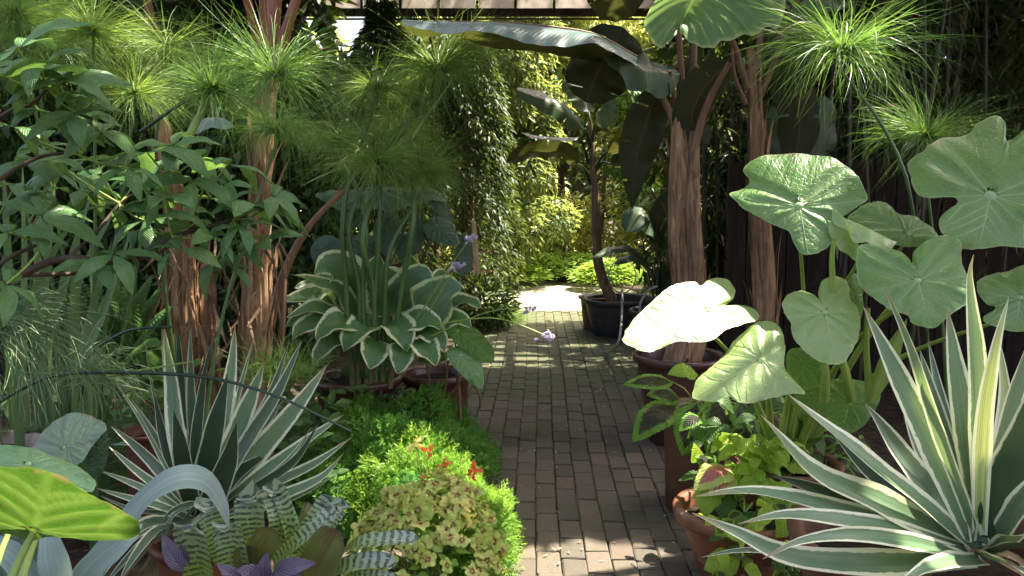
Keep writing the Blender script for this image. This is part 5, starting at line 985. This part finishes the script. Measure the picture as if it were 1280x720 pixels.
# ================================================================== agave, left
D=2.95
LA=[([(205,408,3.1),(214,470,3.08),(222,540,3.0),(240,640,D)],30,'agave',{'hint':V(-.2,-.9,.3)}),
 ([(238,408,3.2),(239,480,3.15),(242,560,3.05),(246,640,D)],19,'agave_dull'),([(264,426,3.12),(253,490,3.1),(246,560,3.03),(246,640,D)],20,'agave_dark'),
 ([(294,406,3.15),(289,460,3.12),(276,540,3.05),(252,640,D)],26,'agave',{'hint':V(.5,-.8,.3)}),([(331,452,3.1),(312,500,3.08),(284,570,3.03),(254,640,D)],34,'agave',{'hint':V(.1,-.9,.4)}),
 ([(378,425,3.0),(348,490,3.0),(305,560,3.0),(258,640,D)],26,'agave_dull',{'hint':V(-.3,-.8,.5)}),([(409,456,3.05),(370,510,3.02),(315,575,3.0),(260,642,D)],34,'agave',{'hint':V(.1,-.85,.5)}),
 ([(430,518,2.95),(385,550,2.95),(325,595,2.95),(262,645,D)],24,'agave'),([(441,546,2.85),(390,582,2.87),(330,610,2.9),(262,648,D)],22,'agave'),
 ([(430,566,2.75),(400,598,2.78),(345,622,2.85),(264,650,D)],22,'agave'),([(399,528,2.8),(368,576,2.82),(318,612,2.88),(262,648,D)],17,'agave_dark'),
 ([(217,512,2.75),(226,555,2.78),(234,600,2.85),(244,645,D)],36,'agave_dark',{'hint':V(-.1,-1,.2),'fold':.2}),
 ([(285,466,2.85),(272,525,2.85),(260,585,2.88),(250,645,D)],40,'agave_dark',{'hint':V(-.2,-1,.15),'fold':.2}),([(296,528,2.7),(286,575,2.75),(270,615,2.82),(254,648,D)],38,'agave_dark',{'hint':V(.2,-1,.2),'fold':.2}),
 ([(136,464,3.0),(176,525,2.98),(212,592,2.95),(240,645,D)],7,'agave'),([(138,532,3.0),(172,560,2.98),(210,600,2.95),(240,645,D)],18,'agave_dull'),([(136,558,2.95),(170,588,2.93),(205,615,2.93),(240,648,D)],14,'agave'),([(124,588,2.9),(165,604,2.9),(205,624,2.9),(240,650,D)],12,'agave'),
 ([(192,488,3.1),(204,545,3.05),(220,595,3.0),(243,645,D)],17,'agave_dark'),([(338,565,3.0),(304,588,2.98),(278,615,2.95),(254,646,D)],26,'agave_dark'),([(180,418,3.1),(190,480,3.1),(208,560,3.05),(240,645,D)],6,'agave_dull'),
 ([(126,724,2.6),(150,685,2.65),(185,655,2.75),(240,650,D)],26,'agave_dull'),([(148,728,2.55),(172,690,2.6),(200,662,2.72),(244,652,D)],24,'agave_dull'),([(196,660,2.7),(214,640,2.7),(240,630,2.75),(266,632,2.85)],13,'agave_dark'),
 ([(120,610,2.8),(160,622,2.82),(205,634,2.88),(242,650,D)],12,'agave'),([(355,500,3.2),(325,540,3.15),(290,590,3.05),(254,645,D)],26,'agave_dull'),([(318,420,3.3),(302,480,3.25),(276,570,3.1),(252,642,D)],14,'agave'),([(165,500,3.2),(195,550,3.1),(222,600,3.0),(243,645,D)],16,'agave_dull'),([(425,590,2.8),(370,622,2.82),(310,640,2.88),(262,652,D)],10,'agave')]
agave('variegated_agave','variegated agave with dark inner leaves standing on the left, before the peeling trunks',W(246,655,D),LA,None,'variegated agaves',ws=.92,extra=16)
ab=W(246,655,D); pot('terracotta_pot','terracotta pot under the left agave, rim just showing at the bottom edge',V(ab[0],ab[1],0),rimmed(.11,.15,.29,.018),'terracotta',.25,.135)
g=Geo(); tube(g,[V(ab[0],ab[1],.25),ab-V(0,0,.02)],[.05,.06],10,6); tag(build(g,'agave_stem',MAT['culm_base'],None,base=V(ab[0],ab[1],.25)),'short leafless stem lifting the left agave out of its pot','stem')
bb=W(185,555,3.5); pot('terracotta_pot','broken edged terracotta pot behind the left agave',V(bb[0],bb[1],0),rimmed(.07,.095,bb[2]+.06,.012),'terracotta_dk',bb[2]+.02,.085)
# ================================================================== foreground taro, bottom left
fb_=V(-1.25,1.75,.3); ft=thing('taro_plant',fb_,'taro with one glowing backlit leaf at the bottom left corner','taro')
J,nn=ear([(42,669),(60,667),(80,670),(120,672),(150,671),(170,665),(177,655),(165,636),(140,616),(112,601),(80,584),(55,578),(40,576),(20,580),(0,578),(-40,572),(-90,590),(-110,630),(-70,655),(-30,650),(0,655),(25,662)],(42,664),1.9,(.05,-.72,-.62),'ear_under',ft,droop=-.06,rip=.012,seed=31,label='large leaf seen from below, lit through by the sun')
g=Geo(); tube(g,[W(42,665,1.9),W(28,692,1.88),W(10,730,1.85),W(-20,790,1.82)],[.008,.009,.011,.013],10,14); build(g,'petiole',MAT['petiole_green'],ft)
J,nn=ear([(-40,560),(-10,553),(30,555),(65,564),(95,580),(118,598),(112,612),(80,606),(40,596),(0,590),(-40,588)],(35,580),2.1,(.1,-.55,.83),'ear_pale',ft,seed=32); petiole(ft,J,nn,fb_)
J,nn=ear([(36,572),(45,548),(66,525),(92,515),(115,520),(131,531),(122,545),(112,556),(105,572),(90,584),(62,590)],(80,560),2.3,(-.1,-.8,.55),'ear_grey',ft,seed=33); petiole(ft,J,nn,fb_+V(0,.1,0))
J,nn=ear([(112,540),(131,533),(136,560),(130,590),(118,600),(108,580)],(122,560),2.35,(.5,-.8,-.2),'ear_dark',ft,seed=34)
J,nn=ear([(-40,690),(-10,655),(20,650),(60,670),(50,720),(10,760),(-40,760)],(0,700),2.2,(.1,-.7,.6),'ear_dark',ft,seed=35); petiole(ft,J,nn,fb_)
bs=W(95,760,2.15); t=thing('blue_strap_plant',bs,'blue grey plant with one strap leaf arched like a bow','strap plant')
for (pts,wd,h) in (([(92,735,2.2),(140,680,2.2),(182,625,2.22),(220,600,2.25),(255,602,2.3),(276,630,2.34),(286,660,2.36)],[46],[V(-.5,-.8,.4),V(-.3,-.6,.75),V(-.1,-.35,.95),V(.7,-.3,.6),V(1,-.15,.1)]),([(78,780,2.1),(74,730,2.05),(66,690,2.05),(58,655,2.08)],[44],V(0,-1,.2)),([(88,760,2.15),(110,715,2.12),(150,680,2.12),(178,655,2.15)],[34],V(.3,-.8,.5)),([(60,760,2.1),(20,700,2.1),(-20,670,2.1)],[34],V(0,-.7,.7))):
    g=Geo(); strap(g,[W(*q) for q in pts],M(wd[0],2.2),h,'strap',34,7,fold=.18); build(g,'leaf',MAT['bluestrap'],t)
# ================================================================== bromeliads and purple leaves, bottom left
bb=W(285,740,2.5); t=thing('bromeliad',V(bb[0],bb[1],.25),'zebra banded bromeliad with curled pale tips at bottom left','bromeliad','banded bromeliads')
for (pts,wd,mt,h) in (([(262,745,2.5),(250,700,2.45),(240,655,2.42)],46,'brom',V(-.2,-1,.25)),([(300,735,2.5),(294,695,2.47),(284,655,2.45)],38,'brom',V(0,-1,.2)),([(285,700,2.55),(275,665,2.55),(262,632,2.55)],38,'brom',V(.1,-1,.3)),
   ([(325,700,2.6),(318,660,2.6),(316,620,2.62)],46,'brom',V(-.3,-1,.2)),([(345,690,2.62),(352,650,2.62),(342,612,2.66)],34,'brom',V(.3,-1,.1)),([(365,700,2.6),(362,660,2.62),(348,625,2.66)],26,'brom',V(.8,-.7,.2)),([(318,735,2.5),(312,705,2.48),(308,680,2.46)],34,'brom_olive',V(0,-1,.3)),([(320,700,2.5),(330,680,2.46),(345,662,2.44)],38,'brom_olive',V(.1,-1,.2))):
    g=Geo(); P=[W(*q) for q in pts]; P=P+([P[-1]+V(0,-.03,-.012)] if mt=='brom' else []); strap(g,P,M(wd,2.5),h,'brom',26,9,fold=.45); build(g,'leaf',MAT[mt],t)
bb=W(395,740,2.55); t=thing('bromeliad',V(bb[0],bb[1],.25),'second banded bromeliad with an olive leaf, nearest the zoned geranium','bromeliad','banded bromeliads')
for (pts,wd,mt,h) in (([(342,705,2.55),(372,678,2.5),(400,655,2.5),(416,640,2.52)],24,'brom',V(-.5,-.7,.6)),([(372,690,2.6),(395,655,2.6),(412,628,2.64)],36,'brom',V(.2,-1,.2)),([(395,690,2.65),(405,660,2.66),(425,632,2.7)],26,'brom',V(.3,-.9,.3)),
   ([(385,745,2.5),(402,705,2.44),(426,665,2.42)],54,'brom_olive',V(-.4,-.9,.3)),([(420,700,2.55),(445,682,2.45),(480,676,2.42),(514,674,2.42)],22,'brom',V(0,-.5,.9)),([(395,738,2.5),(425,712,2.42),(460,703,2.4),(486,704,2.4)],26,'brom',V(0,-.5,.9)),([(375,680,2.7),(380,650,2.72),(385,628,2.75)],20,'brom_olive',V(.6,-.8,.1)),([(415,740,2.45),(450,725,2.4),(490,728,2.4)],24,'brom',V(0,-.5,.9))):
    g=Geo(); P=[W(*q) for q in pts]; P=P+([P[-1]+V(.004,-.02,-.01)] if mt=='brom' else []); strap(g,P,M(wd,2.5),h,'brom',26,9,fold=.4); build(g,'leaf',MAT[mt],t)
bb=W(340,745,2.3); t=thing('purple_plant',bb,'low plant with silvery purple leaves at the bottom edge','plant')
for (pts,wd,h) in (([(333,728,2.3),(331,710,2.28),(334,690,2.28)],22,V(0,-1,.3)),([(340,718,2.3),(368,708,2.26),(396,704,2.26)],26,V(0,-.8,.6)),([(330,730,2.3),(312,716,2.27),(296,712,2.26)],28,V(.2,-.8,.6)),([(312,735,2.3),(290,718,2.28),(270,704,2.28)],20,V(.3,-.8,.5)),([(345,735,2.28),(365,726,2.25),(388,730,2.24)],26,V(0,-.7,.7)),([(322,740,2.26),(318,728,2.24),(322,712,2.24)],22,V(-.2,-1,.3)),([(228,715,2.4),(214,690,2.4),(203,668,2.42)],24,V(.2,-.9,.4)),([(236,705,2.42),(226,690,2.42),(220,676,2.44)],18,V(-.2,-.9,.4)),([(275,740,2.35),(262,728,2.33),(246,724,2.32)],18,V(.2,-.7,.7))):
    g=Geo(); strap(g,[W(*q) for q in pts],M(wd,2.3),h,'ovate',22,9,fold=.25,quilt=.02,nv=8); build(g,'leaf',MAT['purple'],t)
# ================================================================== feathery ground cover and zoned geranium
def sprigs(g,C,up,n_leaf,sl,ll,lw):
    k=len(C); up=nrm(up)
    for j in range(n_leaf):
        t=(j+.5)/n_leaf; a=rng.uniform(0,6.28,k); rd=rsphere(k); sl=sl if np.ndim(sl) else (sl*rng.uniform(.5,1.7,k))[:,None]; side=nrm(np.cross(up,rd)); P=C+up*(sl*t)
        leaves(g,P,side*(1-.45*t)+up*(.45+.5*t),up+rd*.2,ll*(1-.35*t)*rng.uniform(.8,1.2,k),lw,'diamond',.15,.1)
def mound(name,label,cat,cx,cy,rx,ry,h,mat,ns,kind='stuff',sl=.05,ll=.03,lw=.007,nl=11,group=None):
    q=np.sqrt(rng.random(ns)); a=rng.uniform(0,6.283,ns); x=q*np.cos(a); y=q*np.sin(a); lump=1.7*np.array([mnoise.noise((xx*3+cx*5,yy*3,1.3)) for xx,yy in zip(x,y)])
    z=h*np.clip(1-q**2.6,0,1)**.6*(1+.28*lump)+.01; C=np.stack([cx+x*rx*(1+.1*lump),cy+y*ry*(1+.1*lump),z],1); up=np.stack([x*1.1,y*1.1-.1,np.full(ns,.75)],1)+rsphere(ns)*.35
    g=Geo(); sprigs(g,C-nrm(up)*.02,up,nl,sl,ll,lw); m=Geo(); kk=28; ring=[]
    t=thing(name,V(cx,cy,0),label,cat,group); o=build(g,'foliage',MAT[mat],t); o['kind']='stuff'
    R=[];
    for j in range(9):
        f=1-j/8.; aa=np.linspace(0,6.283,kk+1)[:-1]; R.append(np.stack([cx+rx*f*.9*np.cos(aa),cy+ry*f*.9*np.sin(aa),np.full(kk,max(.0,h*.85*(1-f**2.6)**.6))],1))
    X=np.vstack(R); i=np.arange(8)[:,None]*kk; jx=np.arange(kk)[None,:]; m.add(X,np.stack([(i+jx).ravel(),(i+(jx+1)%kk).ravel(),(i+kk+(jx+1)%kk).ravel(),(i+kk+jx).ravel()],1)); build(m,'stems',MAT['sedum_dark'],t); return t
mound('ground_cover','feathery bright green ground cover filling the bed left of the path','ground cover',-.64,4.25,.52,.72,.38,'sedum',2600,sl=.055,ll=.034,lw=.0065)
mound('ground_cover','deep green feathery ground cover at the path edge, behind the red flowers','ground cover',-.36,4.42,.27,.60,.24,'sedum_dark',1300,sl=.05,ll=.032,lw=.006)
mound('ground_cover','lime feathery ground cover spilling onto the path at the bottom','ground cover',-.15,3.38,.18,.40,.26,'sedum_lime',1000,sl=.045,ll=.03,lw=.006)
mound('ground_cover','yellow green feathery tuft between the flowers and the agave','ground cover',-.45,3.75,.32,.30,.33,'sedum_lime',900,sl=.05,ll=.032,lw=.006)
mound('ground_cover','small light green mossy tuft in front of the papyrus culms','ground cover',-.80,4.75,.17,.18,.44,'sedum',420,sl=.06,ll=.035,lw=.009)
# zoned geranium leaves
def ger_leaf(seed):
    r=np.random.default_rng(seed); K=40; a=np.linspace(0,2*np.pi,K+1)[:-1]; R=.70+.30*np.abs(np.cos(a*2.5+.3))**.8+r.normal(size=K)*.03; R=R*(1-.75*np.exp(-((np.abs(a-np.pi*1.5))/.16)**2))
    X=[V(0,0,0)[None]];U=[[[0,0]]]
    for t in (.3,.6,.85,1.):
        X.append(np.stack([np.cos(a)*R*t*.5,np.sin(a)*R*t*.5+.0,-.05*t*t+.06*t*np.sin(a*3+seed)*t+.03*t*np.cos(a*7)],1)); U.append(np.stack([np.zeros(K),np.full(K,t)],1))
    g=Geo(); X=np.vstack(X);U=np.vstack(U); f=[]
    for j in range(3):
        b=1+j*K; q=np.arange(K); f.append(np.stack([b+q,b+(q+1)%K,b+K+(q+1)%K,b+K+q],1))
    g.add(X,np.vstack(f),U,0.); g.f.append(np.stack([np.zeros(K,int),1+np.arange(K),1+(np.arange(K)+1)%K],1)); me=g.mesh('leaf'); me.materials.append(MAT['ger']); return me
GL=[ger_leaf(s) for s in range(4)]
gc=V(-.30,3.0,0); gt=thing('geranium',gc,'geranium with rust zoned yellow green leaves and orange red flowers','geranium')
cnt=0; GS=Geo(); core=V(-.32,3.05,.08)
for j in range(290):
    q=math.sqrt(rng.random()); a=rng.uniform(0,6.283); x,y=q*math.cos(a),q*math.sin(a); z=.40*max(0,1-q**2.4)**.55*(1+.3*mnoise.noise((x*2.5,y*2.5,4)))
    p=V(gc[0]-.02+x*.30,gc[1]+.05+y*.34,.06+z*.95); nn_=nrm(V(x*.8,y*.8-.35,.8)+rng.normal(size=3)*.5); dv=rsphere(1)[0]
    inst('leaf',GL[j%4],gt,p,dv-nn_*np.dot(dv,nn_),nn_,rng.uniform(.045,.088))
    if j%3==0: tube(GS,[core+rng.normal(size=3)*.03,(core+p)/2+V(0,0,.03),p],[.003,.002,.0015],5,6)
q_=rng.random(500)**.5; a_=rng.uniform(0,6.28,500); x_=q_*np.cos(a_); y_=q_*np.sin(a_); P_=np.stack([gc[0]-.02+x_*.29,gc[1]+.05+y_*.33,.02+.36*np.clip(1-q_**2.4,0,1)**.55],1); g=Geo(); leaves(g,P_,rsphere(500)*[1,1,.3],V(0,-.3,1)+rsphere(500)*.4,rng.uniform(.03,.055,500),rng.uniform(.025,.04,500),'leaf',.1,.2); build(g,'young_foliage',MAT['sedum_lime'],gt)['kind']='stuff'
build(GS,'stem',MAT['petiole_green'],gt)['kind']='stuff'
PT=tleaf('petal','obov',8,5,.2,.1,.02,.6); PY=tleaf('petal_y','obov',8,5,.2,.1,.02,.6)
for (px,py,d,s,mt) in ((535,565,3.35,.030,PT),(555,581,3.3,.030,PT),(591,589,3.2,.036,PT),(532,600,3.2,.022,PT),(518,553,3.4,.040,PY),(576,641,2.95,.05,PY),(585,652,2.93,.045,PY),(560,634,2.98,.04,PY)):
    p=W(px,py,d); g=Geo(); tube(g,[core+V(0,0,.25),(core+V(0,0,.25)+p)/2+V(0,0,.03),p],[.0028,.0022,.0018],6,8); fs=build(g,'flower_stalk',MAT['petiole_green'],gt)
    for j in range(9):
        dv=nrm(rsphere(1)[0]+V(0,-.5,.25)); inst('petal',mt,fs,p+dv*.006,dv,nrm(rsphere(1)[0]),s)
# ================================================================== hosta, taro and pots at the end of the left bed
hb=W(470,440,4.9); ht=thing('hosta',hb,'large variegated hosta with cream edged leaves in the middle of the left bed','hosta')
HL=[([(448,392,4.75),(436,352,4.7),(415,333,4.66),(393,342,4.6)],54,'hosta',V(-.2,-.7,.7)),([(448,395,4.7),(420,362,4.62),(392,352,4.58),(362,343,4.5)],26,'hosta',V(-.2,-.5,.85)),([(440,405,4.7),(405,386,4.6),(380,388,4.55),(358,397,4.5)],26,'hosta',V(0,-.5,.85)),
 ([(440,395,4.8),(405,374,4.7),(375,372,4.65),(350,376,4.6)],34,'hosta',V(0,-.6,.8)),([(484,395,4.75),(480,360,4.7),(470,336,4.68),(474,318,4.66)],50,'hosta',V(.1,-.95,.3)),([(505,390,4.85),(512,355,4.85),(515,335,4.85),(512,318,4.82)],40,'hosta',V(.2,-.9,.4)),
 ([(495,385,4.75),(510,362,4.68),(526,346,4.64),(541,352,4.6)],42,'hosta_blue',V(.3,-.8,.5)),([(526,398,4.6),(545,376,4.5),(562,362,4.48),(578,360,4.45)],50,'hosta_blue',V(.25,-.85,.5)),([(555,390,4.7),(572,378,4.66),(588,378,4.62),(602,385,4.58)],26,'hosta',V(.1,-.6,.8)),
 ([(500,410,4.6),(520,400,4.5),(540,402,4.45),(552,412,4.4)],30,'hosta',V(.1,-.7,.7)),([(450,410,4.6),(430,402,4.5),(410,408,4.45),(395,425,4.4)],34,'hosta',V(-.2,-.7,.7)),([(465,410,4.6),(455,408,4.5),(440,420,4.44),(430,440,4.42)],32,'hosta',V(-.1,-.8,.6)),
 ([(485,405,4.6),(495,405,4.5),(505,420,4.44),(508,440,4.42)],34,'hosta',V(.1,-.8,.6)),([(515,410,4.6),(535,412,4.5),(550,425,4.44),(556,440,4.42)],30,'hosta',V(.2,-.8,.6)),([(440,420,4.6),(418,425,4.5),(402,438,4.45),(392,455,4.42)],28,'hosta',V(-.2,-.8,.6)),
 ([(455,395,4.8),(448,365,4.75),(452,345,4.72),(462,330,4.7)],36,'hosta',V(.2,-.9,.3)),([(430,385,4.9),(410,360,4.85),(385,358,4.8),(368,360,4.75)],30,'hosta_blue',V(-.1,-.7,.7)),([(470,425,4.5),(468,435,4.42),(466,448,4.38),(462,462,4.36)],30,'hosta',V(0,-.9,.5)),
 ([(540,408,4.6),(560,398,4.5),(578,400,4.46),(590,410,4.42)],24,'hosta',V(.1,-.6,.8)),([(425,405,4.65),(400,400,4.55),(378,410,4.5),(365,425,4.45)],26,'hosta',V(0,-.6,.8)),([(520,425,4.5),(530,432,4.42),(540,445,4.38),(545,458,4.36)],28,'hosta',V(.2,-.8,.5)),([(500,430,4.5),(502,440,4.42),(500,455,4.38),(496,468,4.36)],26,'hosta',V(0,-.9,.4)),
 ([(420,395,4.75),(395,392,4.7),(372,400,4.65),(356,410,4.6)],22,'hosta',V(0,-.5,.85)),([(530,385,4.9),(545,360,4.9),(550,345,4.9),(560,340,4.88)],30,'hosta',V(.2,-.8,.5))]
for pts,wd,mt,h in HL:
    P=[W(*q) for q in pts]; g=Geo(); strap(g,P,M(wd*1.28,4.6),h+rng.normal(size=3)*.15,'hosta',26,11,fold=.2,wave=.075,wavef=2.2,curl=.05); lf=build(g,'leaf',MAT[mt],ht)
    g=Geo(); tube(g,[hb+V(rng.normal()*.03,rng.normal()*.03,0),(hb+P[0])/2+V(0,0,.04),P[0]],[.007,.006,.005],7,9); build(g,'petiole',MAT['petiole_green'],ht)
for (st,md,tp,d) in (((520,400),(565,330),(592,292),4.4),((530,400),(560,350),(573,332),4.4),((540,420),(610,390),(668,384),4.3),((545,405),(620,398),(690,422),4.2)):
    P=[W(*st,d+.1),W(*md,d),W(*tp,d-.05)]; g=Geo(); tube(g,P,[.004,.0035,.0025],6,18); fs=build(g,'flower_stalk',MAT['petiole_green'],ht)
    for j in range(13):
        f=rng.uniform(.0,1); c=P[2]+(P[1]-P[2])*.16*f+rng.normal(size=3)*.012; dv=nrm(V(rng.normal(),-.4+rng.normal()*.5,-.5+rng.normal()*.5)); g=Geo(); 
        leaves(g,np.repeat(c[None],5,0),dv+rsphere(5)*.45,rsphere(5),.024,.009,'leaf',.3,-.1); build(g,'flower',MAT['petal_l'],fs)
# dark taro behind the hosta
tb=W(475,400,5.3); dt=thing('taro_plant',V(tb[0],tb[1],.3),'dark blue green taro standing in the shade behind the hosta','taro')
for sd,(ol,jn,d,n) in enumerate([([(388,318),(392,302),(405,294),(418,296),(426,306),(424,325),(412,338),(398,336)],(408,312),5.3,(-.2,-.9,.3)),([(428,260),(440,250),(455,252),(462,268),(455,282),(440,284),(430,275)],(445,262),5.3,(0,-.9,.3)),
  ([(530,283),(538,272),(552,270),(566,278),(572,292),(575,304),(560,306),(545,300),(534,293)],(545,282),5.1,(.2,-.75,.6)),([(528,232),(545,236),(558,250),(565,265),(566,280),(552,270),(538,255)],(540,245),5.2,(.6,-.7,.4)),
  ([(512,250),(520,255),(528,275),(530,300),(524,318),(520,300),(514,275)],(516,262),5.2,(.5,-.8,.2)),([(395,240),(440,232),(490,228),(540,234),(560,244),(530,250),(490,254),(440,256),(410,250)],(480,240),5.25,(0,-.35,.93)),([(468,280),(480,262),(492,262),(500,280),(496,305),(482,318),(470,305)],(483,280),5.5,(0,-.9,.3)),([(440,300),(452,290),(466,296),(470,315),(460,330),(445,325)],(455,305),5.6,(0,-.9,.3)),([(494,300),(506,290),(518,296),(520,315),(508,328),(496,320)],(507,302),5.5,(.2,-.9,.3)),
  ([(570,310),(580,290),(590,300),(592,330),(580,345),(570,335)],(580,305),5.5,(.2,-.9,.3))]):
    J,nn=ear(ol,jn,d,n,'ear_dark',dt,seed=50+sd); petiole(dt,J,nn,V(tb[0]+rng.normal()*.05,tb[1],.35),'culm',.006,.012)
bleaf(dt,[(598,345,4.9),(594,310,4.9),(592,280,4.9),(586,276,4.9)],7,'tan',V(0,-1,.2),label='faded tan pointed leaf sticking up')
# two leaves hanging over the path edge
tb=W(575,475,4.5); dt=thing('taro_plant',V(tb[0],tb[1],.3),'taro with a lime leaf and a green leaf leaning over the path edge','taro')
J,nn=ear([(556,404),(575,402),(598,412),(614,428),(619,448),(604,451),(588,442),(570,428)],(572,414),4.45,(.3,-.75,.6),'ear_low',dt,seed=71); petiole(dt,J,nn,V(tb[0],tb[1],.3),'petiole_brown',.005,.007)
J,nn=ear([(560,436),(580,430),(596,440),(604,460),(604,484),(592,480),(575,466),(562,450)],(576,444),4.4,(.2,-.85,.5),'ear',dt,seed=72); petiole(dt,J,nn,V(tb[0],tb[1],.3),'petiole_brown',.005,.007)
J,nn=ear([(522,448),(535,438),(552,438),(560,446),(545,452),(530,454)],(540,445),4.5,(0,-.5,.85),'ear_low',dt,seed=73)
for a,b_ in (((560,452),(545,520)),((580,470),(548,505)),((533,455),(534,515)),((590,478),(600,510))):
    g=Geo(); tube(g,[W(*a,4.4),W((a[0]+b_[0])/2+4,(a[1]+b_[1])/2,4.45),W(*b_,4.5)],[.006,.005,.006],7,8); build(g,'petiole',MAT['petiole_brown'],dt)
c=W(428,480,4.7); pot('terracotta_bowl','low terracotta bowl holding the papyrus culms',V(c[0]+.08,c[1],0),rimmed(.17,.23,c[2]+.05,.03),'glaze',c[2]+.01,.20)
c=W(545,458,4.9); pot('terracotta_bowl','low brown bowl behind the two leaning taro leaves',V(c[0],c[1],0),rimmed(.15,.2,c[2]-.03,.025),'glaze',c[2]-.08,.18)
t=thing('dark_coleus',V(-.72,4.55,.1),'small dark purple leaved plant below the taro leaves','coleus','coleus in the pots')
k=420; P=np.stack([rng.uniform(-.74,-.42,k),rng.uniform(4.4,4.75,k),rng.uniform(.12,.45,k)],1); g=Geo(); leaves(g,P,rsphere(k)*[1,1,.3]+V(0,-.4,-.1),V(0,-.4,1)+rsphere(k)*.5,rng.uniform(.04,.07,k),rng.uniform(.025,.04,k),'leaf',.2,.2); build(g,'foliage',MAT['dark_purple'],t)['kind']='stuff'
def tuft(label,base,k,L,mat,cat='grass',spread=.8,name='grass_tuft',wd=.004):
    t=thing(name,base,label,cat); base=np.asarray(base,float); D=np.stack([rng.normal(size=k)*spread,rng.normal(size=k)*spread,np.abs(rng.normal(size=k))*.6+.5],1); g=Geo(); blades(g,base+rng.normal(size=(k,3))*[.07,.07,.01],D,L*rng.uniform(.6,1.1,k),wd,rng.uniform(.3,1.3,k),6); build(g,'blades',MAT[mat],t)['kind']='stuff'; return t
tuft('fine bright grass tuft between the peeling trunk and the hosta',W(352,470,3.9),320,.26,'papy',wd=.003)
tuft('soft green grass mound at the far left edge of the path',G(622,HOR+EYE*FPX/9.6),900,.55,'papy',wd=.006)
b=G(600,HOR+EYE*FPX/9.2); t=thing('evergreen_shrub',b,'small dark shrub beside the far grass mound','shrub','dark shrubs along the left edge'); k=1400; d_=rsphere(k); P=b+V(0,0,.3)+d_*rng.random(k)[:,None]**.4*[.42,.35,.34]
g=Geo(); leaves(g,P,d_+rsphere(k)*.6,V(0,0,1)+rsphere(k)*.5,.08,.035); build(g,'foliage',MAT['conifer'],t)['kind']='stuff'
g=Geo(); tube(g,[b,b+V(0,0,.4)],[.03,.015],7,5); build(g,'trunk',MAT['bark'],t)
